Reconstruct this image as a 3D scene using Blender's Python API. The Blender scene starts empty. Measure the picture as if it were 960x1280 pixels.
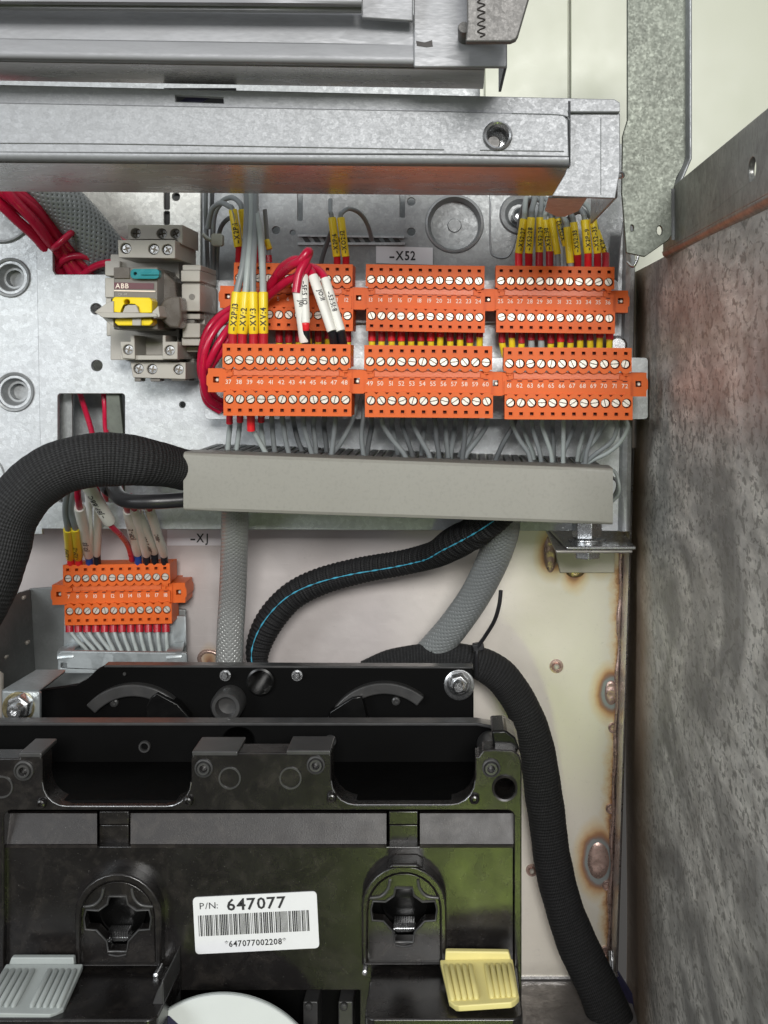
import bpy, bmesh, math, random
from mathutils import Vector
from mathutils.geometry import delaunay_2d_cdt
random.seed(7)
R = math.radians
sc = bpy.context.scene
col = sc.collection

# ------------------------------------------------------------------ frame of reference
# One unit is one photo pixel measured on the mounting plate; K turns it into metres.
K = 0.00044
D = 1560.0                     # distance camera - mounting plate, in units
VX, VY = 578.0, 450.0          # where the optical axis meets the plate

def U(px, py, d=0.0):
    s = (D - d) / D
    return ((px - VX) * s, d, (VY - py) * s)

# ------------------------------------------------------------------ camera
cam = bpy.data.cameras.new('camera'); camo = bpy.data.objects.new('camera', cam); col.objects.link(camo)
camo.location = (0, -D * K, 0); camo.rotation_euler = (R(90), 0, 0)
cam.sensor_fit = 'HORIZONTAL'; cam.sensor_width = 36; cam.lens = 36 * D / 960
cam.shift_x = (480 - VX) / 960; cam.shift_y = (VY - 640) / 960
cam.clip_start = 0.01; cam.clip_end = 50
sc.camera = camo

# ------------------------------------------------------------------ world and lamps
w = bpy.data.worlds.new("World"); sc.world = w; w.use_nodes = True
nt = w.node_tree; bg = nt.nodes['Background']
tc = nt.nodes.new('ShaderNodeTexCoord'); sep = nt.nodes.new('ShaderNodeSeparateXYZ')
mr = nt.nodes.new('ShaderNodeMapRange'); rp = nt.nodes.new('ShaderNodeValToRGB')
nt.links.new(tc.outputs['Generated'], sep.inputs[0]); nt.links.new(sep.outputs['Z'], mr.inputs['Value'])
mr.inputs['From Min'].default_value = -1; mr.inputs['From Max'].default_value = 1
nt.links.new(mr.outputs[0], rp.inputs[0]); nt.links.new(rp.outputs[0], bg.inputs[0])
rp.color_ramp.elements[0].position = 0.0; rp.color_ramp.elements[0].color = (.10, .095, .09, 1)
rp.color_ramp.elements[1].position = 1.0; rp.color_ramp.elements[1].color = (.95, .97, 1.0, 1)
e = rp.color_ramp.elements.new(.5); e.color = (.36, .36, .355, 1)
e = rp.color_ramp.elements.new(.40); e.color = (.13, .125, .12, 1)
bg.inputs[1].default_value = 0.58

def area(name, loc, target, size, power, color, sy=None):
    l = bpy.data.lights.new(name, 'AREA'); l.energy = power; l.size = size; l.color = color
    if sy: l.shape = 'RECTANGLE'; l.size_y = sy
    o = bpy.data.objects.new(name, l); col.objects.link(o); o.location = loc
    o.rotation_euler = (Vector(target) - Vector(loc)).to_track_quat('-Z', 'Y').to_euler()
    return o
area('room_light', (.22, -2.3, .56), (0, 0, -.05), .62, 41, (1, .985, .955), .34)
area('left_fill_light', (-1.3, -1.8, .45), (0, 0, -.1), .7, 15, (.93, .97, 1))  # added fill from the left, brightens the side wall and lower panel
area('green_bounce', (.02, -1.0, -.585), (.0, -.14, -.23), .10, .42, (.76, 1, .22))  # lamp added for the green sheen of an unseen object
sc.view_settings.view_transform = 'Standard'; sc.view_settings.look = 'None'
sc.view_settings.exposure = 0.0; sc.view_settings.gamma = 1

# ------------------------------------------------------------------ materials
def new_mat(name):
    m = bpy.data.materials.new(name); m.use_nodes = True
    return m, m.node_tree, m.node_tree.nodes['Principled BSDF']

def mixrgb(nt, fac, a, b, blend='MIX'):
    n = nt.nodes.new('ShaderNodeMix'); n.data_type = 'RGBA'; n.blend_type = blend
    for s, v in ((n.inputs[0], fac), (n.inputs[6], a), (n.inputs[7], b)):
        if isinstance(v, (int, float)): s.default_value = v
        elif isinstance(v, tuple): s.default_value = (*v[:3], 1)
        else: nt.links.new(v, s)
    return n.outputs[2]

def ramp(nt, src, p0, p1, c0=(0, 0, 0), c1=(1, 1, 1)):
    n = nt.nodes.new('ShaderNodeValToRGB'); nt.links.new(src, n.inputs[0])
    n.color_ramp.elements[0].position = p0; n.color_ramp.elements[1].position = p1
    n.color_ramp.elements[0].color = (*c0, 1); n.color_ramp.elements[1].color = (*c1, 1)
    return n.outputs[0]

def coords(nt, scale=(1, 1, 1)):
    t = nt.nodes.new('ShaderNodeTexCoord'); m = nt.nodes.new('ShaderNodeMapping')
    m.inputs['Scale'].default_value = tuple(s / K for s in scale)
    nt.links.new(t.outputs['Object'], m.inputs[0]); return m.outputs[0]

def noise(nt, vec, scale, detail=3, rough=.55, dist=0):
    n = nt.nodes.new('ShaderNodeTexNoise'); nt.links.new(vec, n.inputs['Vector'])
    n.inputs['Scale'].default_value = scale; n.inputs['Detail'].default_value = detail
    n.inputs['Roughness'].default_value = rough; n.inputs['Distortion'].default_value = dist
    return n.outputs['Fac']

def math_(nt, op, a, b=None, c=None):
    n = nt.nodes.new('ShaderNodeMath'); n.operation = op
    for i, v in enumerate((a, b, c)):
        if v is None: continue
        if isinstance(v, (int, float)): n.inputs[i].default_value = v
        else: nt.links.new(v, n.inputs[i])
    return n.outputs[0]

def bump(nt, bs, h, strength=.2, dist=1.0):
    b = nt.nodes.new('ShaderNodeBump'); b.inputs['Strength'].default_value = strength
    b.inputs['Distance'].default_value = dist * K
    nt.links.new(h, b.inputs['Height']); nt.links.new(b.outputs[0], bs.inputs['Normal'])

def galvanised(name, c, metallic=.75, rough=.42, spangle=.10, grain=.12, contrast=.25, stretch=(1, 1, 1), blot=.012, bmp=.25, dirt=0.0):
    m, nt, bs = new_mat(name); v = coords(nt, stretch)
    vo = nt.nodes.new('ShaderNodeTexVoronoi'); vo.inputs['Scale'].default_value = spangle
    nt.links.new(v, vo.inputs['Vector'])
    g = nt.nodes.new('ShaderNodeSeparateColor'); nt.links.new(vo.outputs['Color'], g.inputs[0])
    n1 = noise(nt, v, grain * 3, 3); n2 = noise(nt, v, blot, 4, .6, .6)
    lo = tuple(x * (1 - contrast) for x in c); hi = tuple(min(1, x * (1 + contrast)) for x in c)
    a = mixrgb(nt, g.outputs[0], lo, hi)
    a = mixrgb(nt, ramp(nt, n1, .3, .7), a, tuple(x * .93 for x in c))
    f = math_(nt, 'MULTIPLY', ramp(nt, n2, .38, .66), .30 + dirt)
    a = mixrgb(nt, f, a, tuple(x * .62 for x in c))
    if dirt:
        n3 = noise(nt, v, blot * 5, 5, .65, 1.2)
        a = mixrgb(nt, math_(nt, 'MULTIPLY', ramp(nt, n3, .5, .72), dirt), a, (c[0] * .30, c[1] * .27, c[2] * .24))
    nt.links.new(a, bs.inputs['Base Color']); bs.inputs['Metallic'].default_value = metallic
    r = math_(nt, 'MULTIPLY_ADD', n1, .25, rough - .12); r = math_(nt, 'MULTIPLY_ADD', g.outputs[1], .1, r)
    nt.links.new(r, bs.inputs['Roughness'])
    bump(nt, bs, math_(nt, 'ADD', n1, g.outputs[2]), bmp, .6)
    return m

def plastic(name, c, rough=.4, var=.12, bmp=.05, scale=.08, spec=.5, metallic=0.0, grime=0.0, dust=0.0):
    m, nt, bs = new_mat(name); v = coords(nt)
    n = noise(nt, v, scale, 4); n2 = noise(nt, v, .9, 2)
    a = mixrgb(nt, n, tuple(x * (1 - var) for x in c), tuple(min(1, x * (1 + var)) for x in c))
    if grime:
        n3 = noise(nt, v, .25, 5, .7)
        a = mixrgb(nt, math_(nt, 'MULTIPLY', ramp(nt, n3, .5, .75), grime), a, tuple(x * .45 + .02 for x in c))
    if dust:
        d1 = noise(nt, v, .045, 5, .7, .6); d2 = noise(nt, v, .7, 2, .6)
        a = mixrgb(nt, math_(nt, 'MULTIPLY', ramp(nt, d1, .48, .75), dust * .35), a, (.16, .14, .12))
        a = mixrgb(nt, math_(nt, 'MULTIPLY', ramp(nt, d2, .70, .78), dust), a, (.32, .31, .29))
    nt.links.new(a, bs.inputs['Base Color']); bs.inputs['Metallic'].default_value = metallic
    nt.links.new(math_(nt, 'MULTIPLY_ADD', n, .2, rough - .1), bs.inputs['Roughness'])
    bs.inputs['Specular IOR Level'].default_value = spec
    bump(nt, bs, n2, bmp, .5)
    return m

def weave(name, c0, c1, nu, nv, rough=.75, strength=.8):
    """cloth sleeve: UV u goes once round, v is the length in units"""
    m, nt, bs = new_mat(name)
    uv = nt.nodes.new('ShaderNodeUVMap'); sp = nt.nodes.new('ShaderNodeSeparateXYZ'); nt.links.new(uv.outputs[0], sp.inputs[0])
    u = math_(nt, 'MULTIPLY', sp.outputs[0], nu * 2 * math.pi); vv = math_(nt, 'MULTIPLY', sp.outputs[1], nv * 2 * math.pi)
    a = math_(nt, 'SINE', math_(nt, 'ADD', u, vv)); b = math_(nt, 'SINE', math_(nt, 'SUBTRACT', u, vv))
    h = math_(nt, 'MULTIPLY_ADD', math_(nt, 'MULTIPLY', a, b), .5, .5)
    t = nt.nodes.new('ShaderNodeTexCoord'); n = nt.nodes.new('ShaderNodeTexNoise')
    nt.links.new(t.outputs['Object'], n.inputs['Vector']); n.inputs['Scale'].default_value = .5 / K; n.inputs['Detail'].default_value = 3
    f = math_(nt, 'MULTIPLY', h, math_(nt, 'MULTIPLY_ADD', n.outputs['Fac'], 1.4, -.1))
    nt.links.new(mixrgb(nt, f, c0, c1), bs.inputs['Base Color'])
    bs.inputs['Roughness'].default_value = rough; bs.inputs['Specular IOR Level'].default_value = .35
    bump(nt, bs, math_(nt, 'ADD', h, math_(nt, 'MULTIPLY', n.outputs['Fac'], .7)), strength, 1.0)
    return m

M = {}
M['plate'] = galvanised('galvanised_plate', (.58, .605, .62), .55, .42, .20, .16, .20, blot=.01)
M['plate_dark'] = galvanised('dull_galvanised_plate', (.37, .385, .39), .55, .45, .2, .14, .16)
M['plate_speckle'] = galvanised('speckled_galvanised_plate', (.62, .62, .58), .6, .4, .22, .2, .3)
M['beam'] = galvanised('galvanised_beam', (.345, .355, .37), .45, .5, .32, .2, .09, stretch=(.8, 1, 1), blot=.012, bmp=.15)
M['beam_smooth'] = galvanised('smooth_beam_steel', (.33, .335, .35), .4, .5, .1, .2, .04, stretch=(.2, 1, 1), blot=.02, bmp=.06, dirt=.12)
M['under'] = galvanised('worn_beam_underside', (.60, .57, .56), .8, .26, .05, .08, .06, stretch=(.4, 1, 1), blot=.02, bmp=.1, dirt=.12)
def wall_mat():
    m, nt, bs = new_mat('mottled_side_wall_steel'); v = coords(nt, (1, .13, .40)); v0 = coords(nt)
    sp = nt.nodes.new('ShaderNodeSeparateXYZ'); nt.links.new(v0, sp.inputs[0])
    n1 = noise(nt, v, .17, 6, .72, .35); n2 = noise(nt, coords(nt, (1, .5, 1)), .008, 3, .6, .8); n3 = noise(nt, v, .07, 5, .7, 1.0); n4 = noise(nt, coords(nt, (1, .35, .05)), .03, 3, .6)
    a = mixrgb(nt, ramp(nt, n1, .30, .62), (.44, .43, .395), (.88, .865, .80))
    a = mixrgb(nt, math_(nt, 'MULTIPLY', ramp(nt, n3, .45, .65), .55), a, (.36, .35, .325))
    a = mixrgb(nt, math_(nt, 'MULTIPLY', ramp(nt, n2, .42, .60), .75), a, (.15, .15, .145))
    a = mixrgb(nt, math_(nt, 'MULTIPLY', ramp(nt, n4, .52, .66), .35), a, (.75, .75, .73))
    n5 = noise(nt, coords(nt, (1, .30, .55)), .26, 3, .6, .5)
    a = mixrgb(nt, math_(nt, 'MULTIPLY', ramp(nt, n5, .53, .60), .75), a, (.20, .195, .175))
    n6 = noise(nt, coords(nt, (1, .04, 1)), .5, 3, .7)
    a = mixrgb(nt, math_(nt, 'MULTIPLY', ramp(nt, n6, .64, .72), .30), a, (.85, .84, .80))
    # tan heat stain along the rear edge of the sheet (object Y is minus depth)
    e_ = nt.nodes.new('ShaderNodeMapRange'); nt.links.new(math_(nt, 'MULTIPLY_ADD', n3, 80, sp.outputs[1]), e_.inputs['Value'])
    e_.inputs['From Min'].default_value = -60; e_.inputs['From Max'].default_value = 40
    a = mixrgb(nt, math_(nt, 'MULTIPLY', e_.outputs[0], .7), a, (.40, .27, .165))
    nt.links.new(a, bs.inputs['Base Color']); bs.inputs['Metallic'].default_value = .25; bs.inputs['Specular IOR Level'].default_value = .25
    nt.links.new(math_(nt, 'MULTIPLY_ADD', n1, .3, .30), bs.inputs['Roughness'])
    bump(nt, bs, math_(nt, 'ADD', n1, n3), .45, 1.2)
    return m
M['wall'] = wall_mat()
M['iron'] = galvanised('raw_grey_sheet_edge', (.17, .165, .16), .5, .5, .3, .2, .08, blot=.03)
M['floor'] = galvanised('dirty_floor_steel', (.30, .28, .27), .6, .5, .1, .1, .1, dirt=.5)
M['post'] = galvanised('dull_post_steel', (.135, .148, .125), .5, .42, .5, .06, .02, blot=.02, bmp=.03, dirt=.35)
M['flange'] = galvanised('stained_flange_steel', (.38, .38, .36), .85, .34, .08, .06, .12, blot=.02, bmp=.25, dirt=.5)
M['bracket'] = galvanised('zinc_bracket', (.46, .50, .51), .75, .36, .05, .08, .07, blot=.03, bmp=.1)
M['bracket_dark'] = galvanised('dark_zinc_bracket', (.25, .265, .262), .6, .42, .05, .08, .08, blot=.03, bmp=.1)  # darker zinc tone of the side bracket
M['cream'] = plastic('cream_painted_steel', (.47, .49, .385), .36, .05, .12, .02)
M['duct'] = plastic('grey_beige_duct_plastic', (.27, .263, .232), .45, .05, .05, .012, grime=.28)
M['duct_inner'] = plastic('grey_duct_finger_plastic', (.36, .37, .36), .5, .05)
M['orange'] = plastic('orange_terminal_plastic', (.68, .118, .013), .48, .10, .08, .05, spec=.3, grime=.14)
M['orange_dark'] = plastic('orange_socket_edge', (.55, .085, .02), .5, .1)
M['orange_strip'] = plastic('frosted_orange_cover', (.66, .13, .03), .38, .15, .3, .3)
M['socket'] = plastic('shaded_entry', (.10, .012, .006), .7, .2)  # recess shade of entries and notches put into the colour
M['screw'] = plastic('nickel_screw', (.62, .58, .51), .36, .15, .2, .8, metallic=.4)
M['slot'] = plastic('shaded_screw_slot', (.20, .175, .14), .7, .2)  # slot shade put into the colour
M['steel'] = plastic('bright_steel', (.66, .67, .68), .26, .12, .08, .3, metallic=.95)
M['zinc_yellow'] = plastic('yellow_passivated_zinc', (.52, .45, .26), .3, .2, .08, .2, metallic=.9)
M['white_print'] = plastic('white_print', (.82, .72, .62), .6, .02)
M['black_print'] = plastic('black_print', (.02, .02, .022), .6, .1)
M['label'] = plastic('white_label_paper', (.72, .73, .74), .5, .03, grime=.06)
M['label_grey'] = plastic('pale_grey_label', (.84, .83, .85), .5, .02)
M['red'] = plastic('crimson_insulation', (.50, .008, .045), .30, .12, .05, .1)
M['ferrule'] = plastic('dark_red_ferrule', (.42, .012, .025), .3, .15)
M['ferrule_bright'] = plastic('bright_red_ferrule', (.75, .02, .03), .32, .1)
M['ferrule_blue'] = plastic('blue_ferrule', (.015, .05, .22), .35, .1)
M['ferrule_black'] = plastic('black_ferrule', (.012, .012, .016), .28, .1)
M['grey_wire'] = plastic('grey_insulation', (.225, .245, .25), .42, .08, .05, .1)
M['grey_wire_dark'] = plastic('dark_grey_insulation', (.13, .14, .145), .42, .1, .05, .1)
M['grey_wire_light'] = plastic('pale_grey_insulation', (.36, .40, .39), .42, .08, .05, .1)
M['yellow'] = plastic('yellow_marker_sleeve', (.83, .62, .02), .36, .06)
M['white'] = plastic('white_heatshrink', (.80, .79, .74), .45, .05)
M['tie'] = plastic('natural_cable_tie', (.42, .44, .40), .4, .05)
M['black'] = plastic('black_moulded_plastic', (.004, .004, .004), .25, .3, .06, .05, spec=.4)
M['black_matt'] = plastic('matt_black_inner_wall', (.002, .002, .002), .6, .3, .06, .05, spec=.07)
M['black_gloss'] = plastic('glossy_black_front', (.009, .008, .0078), .26, .25, .10, .03, spec=.6, dust=.35)
M['black_band'] = plastic('polished_black_band', (.014, .0115, .0115), .40, .3, .25, .05, spec=.34, dust=.5)
M['black_lip'] = plastic('worn_black_edge', (.045, .045, .045), .32, .3, .06, .05, spec=.6, dust=.3)
M['black_tube'] = plastic('black_rubber_tube', (.018, .018, .02), .35, .1)
M['hose'] = weave('black_woven_hose', (.0025, .0025, .003), (.05, .051, .053), 34, .125, .7, 1.0)
M['hose2'] = weave('black_corrugated_sleeve', (.003, .003, .0035), (.028, .028, .03), 22, .12, .65, .9)
M['blue_thread'] = plastic('light_blue_thread', (.06, .38, .55), .6, .2)
M['braid'] = plastic('grey_braid_strand', (.235, .25, .25), .4, .18, .15, .5, metallic=.15)
M['braid_light'] = plastic('pale_braid_strand', (.42, .43, .42), .34, .2, .15, .5, metallic=.35)
M['braid_core'] = plastic('dark_braid_core', (.03, .032, .033), .7, .1)
M['relay'] = plastic('warm_grey_relay_plastic', (.43, .41, .365), .45, .06, .06, .05, grime=.12)
M['relay_dark'] = plastic('brown_grey_relay_face', (.17, .158, .138), .35, .1)
M['maroon'] = plastic('maroon_print', (.115, .035, .045), .4, .1)
M['teal'] = plastic('teal_lever_plastic', (.01, .21, .235), .25, .2)
M['yellow_key'] = plastic('yellow_handle_plastic', (.88, .66, .01), .3, .05)
M['smoke'] = plastic('smoky_grey_plastic', (.115, .10, .085), .28, .1)
M['tab_yellow'] = plastic('pale_yellow_tab_plastic', (.70, .62, .25), .42, .05, .05, .04)
M['tab_grey'] = plastic('light_grey_tab_plastic', (.33, .36, .35), .45, .05)
M['disc'] = plastic('pale_disc_plastic', (.60, .63, .62), .4, .02)
M['navy'] = plastic('navy_print', (.02, .018, .05), .4, .1)
M['void'] = plastic('shaded_inside_steel', (.05, .052, .052), .5, .2)  # shade inside slots and the beam-end gap, put into the colour
M['weld'] = plastic('weld_metal', (.52, .37, .32), .28, .3, .4, .12, metallic=.6)
M['weld_gold'] = plastic('gold_weld_metal', (.55, .43, .24), .2, .35, .5, .12, metallic=.95)
M['marker_ink'] = plastic('felt_pen_ink', (.035, .03, .028), .6, .2)

def stainless():
    m, nt, bs = new_mat('heat_tinted_stainless')
    v = coords(nt)
    sp = nt.nodes.new('ShaderNodeSeparateXYZ'); nt.links.new(v, sp.inputs[0])
    X, Z = sp.outputs[0], sp.outputs[2]
    n1 = noise(nt, v, .03, 4, .6); n2 = noise(nt, v, .006, 3); n3 = noise(nt, v, .12, 5, .7, 1.5)
    base = mixrgb(nt, n2, (.52, .47, .46), (.62, .58, .56))
    cr = nt.nodes.new('ShaderNodeMapRange'); nt.links.new(X, cr.inputs['Value'])
    cr.inputs['From Min'].default_value = -120; cr.inputs['From Max'].default_value = 160
    base = mixrgb(nt, cr.outputs[0], base, (.90, .85, .74))  # warm reflected light put into the colour, creamier towards the right
    base = mixrgb(nt, math_(nt, 'MULTIPLY', ramp(nt, n3, .60, .75), .22), base, (.30, .28, .27))
    ns = noise(nt, coords(nt, (.03, 1, .9)), .5, 3, .7); base = mixrgb(nt, math_(nt, 'MULTIPLY', ramp(nt, ns, .62, .72), .18), base, (.95, .93, .90))
    nf = noise(nt, v, .35, 4, .7)
    # heat tint: distance to the welded right edge and to the welds
    edge = math_(nt, 'SUBTRACT', math_(nt, 'MULTIPLY_ADD', Z, .032, 229), X)
    edge = math_(nt, 'ADD', edge, math_(nt, 'MULTIPLY_ADD', n1, -30, 15)); edge = math_(nt, 'ADD', edge, math_(nt, 'MULTIPLY_ADD', nf, -7, 3.5))
    cur = edge
    for (px, py, rad) in ((690, 690, 13), (748, 1075, 22), (764, 866, 16), (718, 712, 8), (752, 690, 10), (262, 828, 2)):
        x, d, z = U(px, py, -150)
        dn = nt.nodes.new('ShaderNodeVectorMath'); dn.operation = 'DISTANCE'
        mp = nt.nodes.new('ShaderNodeCombineXYZ'); nt.links.new(X, mp.inputs[0])
        nt.links.new(math_(nt, 'MULTIPLY', Z, .62), mp.inputs[2])
        nt.links.new(mp.outputs[0], dn.inputs[0]); dn.inputs[1].default_value = (x, 0, z * .62)
        dd = math_(nt, 'SUBTRACT', dn.outputs['Value'], rad - 4)
        dd = math_(nt, 'ADD', dd, math_(nt, 'MULTIPLY_ADD', n1, -10, 5))
        cur = math_(nt, 'MINIMUM', cur, dd)
    mr = nt.nodes.new('ShaderNodeMapRange'); nt.links.new(cur, mr.inputs['Value'])
    mr.inputs['From Min'].default_value = 0; mr.inputs['From Max'].default_value = 20
    rr = nt.nodes.new('ShaderNodeValToRGB'); nt.links.new(mr.outputs[0], rr.inputs[0])
    els = [(0, (.36, .42, .48)), (.10, (.36, .26, .25)), (.22, (.50, .27, .16)), (.36, (.80, .55, .34)), (.6, (.95, .85, .68)), (1, (1, 1, 1))]
    rr.color_ramp.elements[0].position = 0; rr.color_ramp.elements[0].color = (*els[0][1], 1)
    rr.color_ramp.elements[1].position = 1; rr.color_ramp.elements[1].color = (1, 1, 1, 1)
    for p, c in els[1:-1]:
        q = rr.color_ramp.elements.new(p); q.color = (*c, 1)
    a = mixrgb(nt, 1.0, base, rr.outputs[0], 'MULTIPLY')
    nt.links.new(a, bs.inputs['Base Color']); bs.inputs['Metallic'].default_value = .35
    nt.links.new(math_(nt, 'MULTIPLY_ADD', n1, .2, .30), bs.inputs['Roughness'])
    bump(nt, bs, n1, .12, 3)
    return m
M['stainless'] = stainless()

def tri_fill(loops):
    pts = [Vector((p[0], p[1])) for l in loops for p in l]; ed = []; o = 0
    for l in loops:
        m = len(l); ed += [(o + i, o + (i + 1) % m) for i in range(m)]; o += m
    vo, eo, fo_, ov, oe, of = delaunay_2d_cdt(pts, ed, [], 0, 1e-7)
    def inside(x, y, l):
        c = False; j = len(l) - 1
        for i in range(len(l)):
            if (l[i][1] > y) != (l[j][1] > y) and x < (l[j][0] - l[i][0]) * (y - l[i][1]) / (l[j][1] - l[i][1]) + l[i][0]: c = not c
            j = i
        return c
    res = []
    for f in fo_:
        x = sum(vo[i][0] for i in f) / 3; y = sum(vo[i][1] for i in f) / 3
        if inside(x, y, loops[0]) and not any(inside(x, y, h) for h in loops[1:]) and all(ov[i] for i in f): res.append(tuple(ov[i][0] for i in f))
    return res

# ------------------------------------------------------------------ mesh builder
class MB:
    def __init__(s): s.v = []; s.f = []; s.uv = None
    def add(s, v, f):
        o = len(s.v); s.v += [tuple(p) for p in v]; s.f += [tuple(i + o for i in q) for q in f]; return s
    # prism in world units: outline of (X, Z), front depth d0, back depth d1
    def wprism(s, out, d0, d1, holes=()):
        loops = [list(out)] + [list(h) for h in holes]
        allp = [p for l in loops for p in l]; n = len(allp)
        v = [(p[0], d0, p[1]) for p in allp] + [(p[0], d1, p[1]) for p in allp]
        f = []
        if not holes:
            f += [tuple(range(n)), tuple(range(2 * n - 1, n - 1, -1))]
        else:
            tr = tri_fill(loops)
            for t in tr: f.append(tuple(t)); f.append(tuple(i + n for i in reversed(t)))
        o = 0
        for l in loops:
            m = len(l)
            for i in range(m):
                a, b = o + i, o + (i + 1) % m; f.append((a, b, b + n, a + n))
            o += m
        return s.add(v, f)
    def prism(s, out, d0, d1, holes=()):
        k = (D - d0) / D
        c = lambda l: [((x - VX) * k, (VY - y) * k) for x, y in l]
        return s.wprism(c(out), d0, d1, [c(h) for h in holes])
    def box(s, x0, y0, x1, y1, d0, d1): return s.prism([(x0, y0), (x1, y0), (x1, y1), (x0, y1)], d0, d1)
    def wbox(s, x0, z0, x1, z1, d0, d1): return s.wprism([(x0, z0), (x1, z0), (x1, z1), (x0, z1)], d0, d1)
    def grid(s, rows):
        n, m = len(rows), len(rows[0])
        v = [U(*p) for r in rows for p in r]
        return s.add(v, [(i * m + j, i * m + j + 1, (i + 1) * m + j + 1, (i + 1) * m + j) for i in range(n - 1) for j in range(m - 1)])
    def wgrid(s, rows):
        n, m = len(rows), len(rows[0]); v = [p for r in rows for p in r]
        return s.add(v, [(i * m + j, i * m + j + 1, (i + 1) * m + j + 1, (i + 1) * m + j) for i in range(n - 1) for j in range(m - 1)])
    def wlathe(s, X, Z, prof, seg=24, ph=0):
        v = []
        for r, d in prof:
            v += [(X + r * math.cos(ph + 2 * math.pi * i / seg), d, Z + r * math.sin(ph + 2 * math.pi * i / seg)) for i in range(seg)]
        f = []
        for j in range(len(prof) - 1):
            for i in range(seg):
                a, b = j * seg + i, j * seg + (i + 1) % seg; f.append((a, b, b + seg, a + seg))
        f.append(tuple(range((len(prof) - 1) * seg, len(prof) * seg)))
        return s.add(v, f)
    def lathe(s, px, py, dref, prof, seg=24, ph=0):
        k = (D - dref) / D
        return s.wlathe((px - VX) * k, (VY - py) * k, [(r * k, d) for r, d in prof], seg, ph)

def rrect(x0, y0, x1, y1, r, n=4):
    if x1 < x0: x0, x1 = x1, x0
    if y1 < y0: y0, y1 = y1, y0
    p = []
    for cx, cy, a in ((x1 - r, y0 + r, -90), (x1 - r, y1 - r, 0), (x0 + r, y1 - r, 90), (x0 + r, y0 + r, 180)):
        for i in range(n + 1):
            t = R(a + 90 * i / n); p.append((cx + r * math.cos(t), cy + r * math.sin(t)))
    return p
def circ(x, y, r, n=20, ry=None): return [(x + r * math.cos(2 * math.pi * i / n), y + (ry or r) * math.sin(2 * math.pi * i / n)) for i in range(n)]
def arc(x, y, r, a0, a1, n=10): return [(x + r * math.cos(R(a0 + (a1 - a0) * i / n)), y - r * math.sin(R(a0 + (a1 - a0) * i / n))) for i in range(n + 1)]

ORG = {}
def to_mesh(mb, name, org, smooth=32):
    me = bpy.data.meshes.new(name)
    me.from_pydata([((x - org[0]) * K, -(d - org[1]) * K, (z - org[2]) * K) for x, d, z in mb.v], [], mb.f)
    if mb.uv:
        l = me.uv_layers.new(name='UVMap')
        idx = [0] * len(me.loops); me.loops.foreach_get('vertex_index', idx)
        fl = []
        for i, vi in enumerate(idx):
            fl += mb.uv[vi]
        l.data.foreach_set('uv', fl)
    else:
        bm = bmesh.new(); bm.from_mesh(me); bmesh.ops.recalc_face_normals(bm, faces=bm.faces); bm.to_mesh(me); bm.free()
    if smooth:
        me.polygons.foreach_set('use_smooth', [True] * len(me.polygons)); me.set_sharp_from_angle(angle=R(smooth))
    me.update(); return me

def build(mb, name, mat, parent=None, bevel=0, smooth=32, solid=0, kind=None, label=None, org=None, seg=2):
    if parent is not None: o_ = ORG.get(parent.name, (0, 0, 0)) if org is None else org
    else:
        if org is None:
            xs = list(zip(*mb.v)); o_ = tuple((min(a) + max(a)) / 2 for a in xs)
        else: o_ = org
    me = to_mesh(mb, name, o_, smooth); me.materials.append(M[mat] if isinstance(mat, str) else mat)
    o = bpy.data.objects.new(name, me); col.objects.link(o)
    if parent is not None: o.parent = parent
    else: o.location = (o_[0] * K, -o_[1] * K, o_[2] * K)
    ORG[o.name] = o_
    if solid:
        mo = o.modifiers.new('thickness', 'SOLIDIFY'); mo.thickness = solid * K; mo.offset = 0
    if bevel:
        mo = o.modifiers.new('bevel', 'BEVEL'); mo.width = bevel * K; mo.segments = seg; mo.limit_method = 'ANGLE'; mo.angle_limit = R(40)
    if (bevel or solid) and smooth:
        mo = o.modifiers.new('face_normals', 'WEIGHTED_NORMAL'); mo.keep_sharp = True; mo.weight = 80
    if kind: o['kind'] = kind
    if label: o['label'] = label
    return o

def tag(o, label=None, cat=None, group=None, kind=None):
    if label: o['label'] = label
    if cat: o['category'] = cat
    if group: o['group'] = group
    if kind: o['kind'] = kind
    return o
def thing(name, org, label, cat, group=None):
    o = bpy.data.objects.new(name, None); col.objects.link(o); o.empty_display_size = .01
    o.location = (org[0] * K, -org[1] * K, org[2] * K); ORG[o.name] = org
    return tag(o, label, cat, group)

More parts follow.
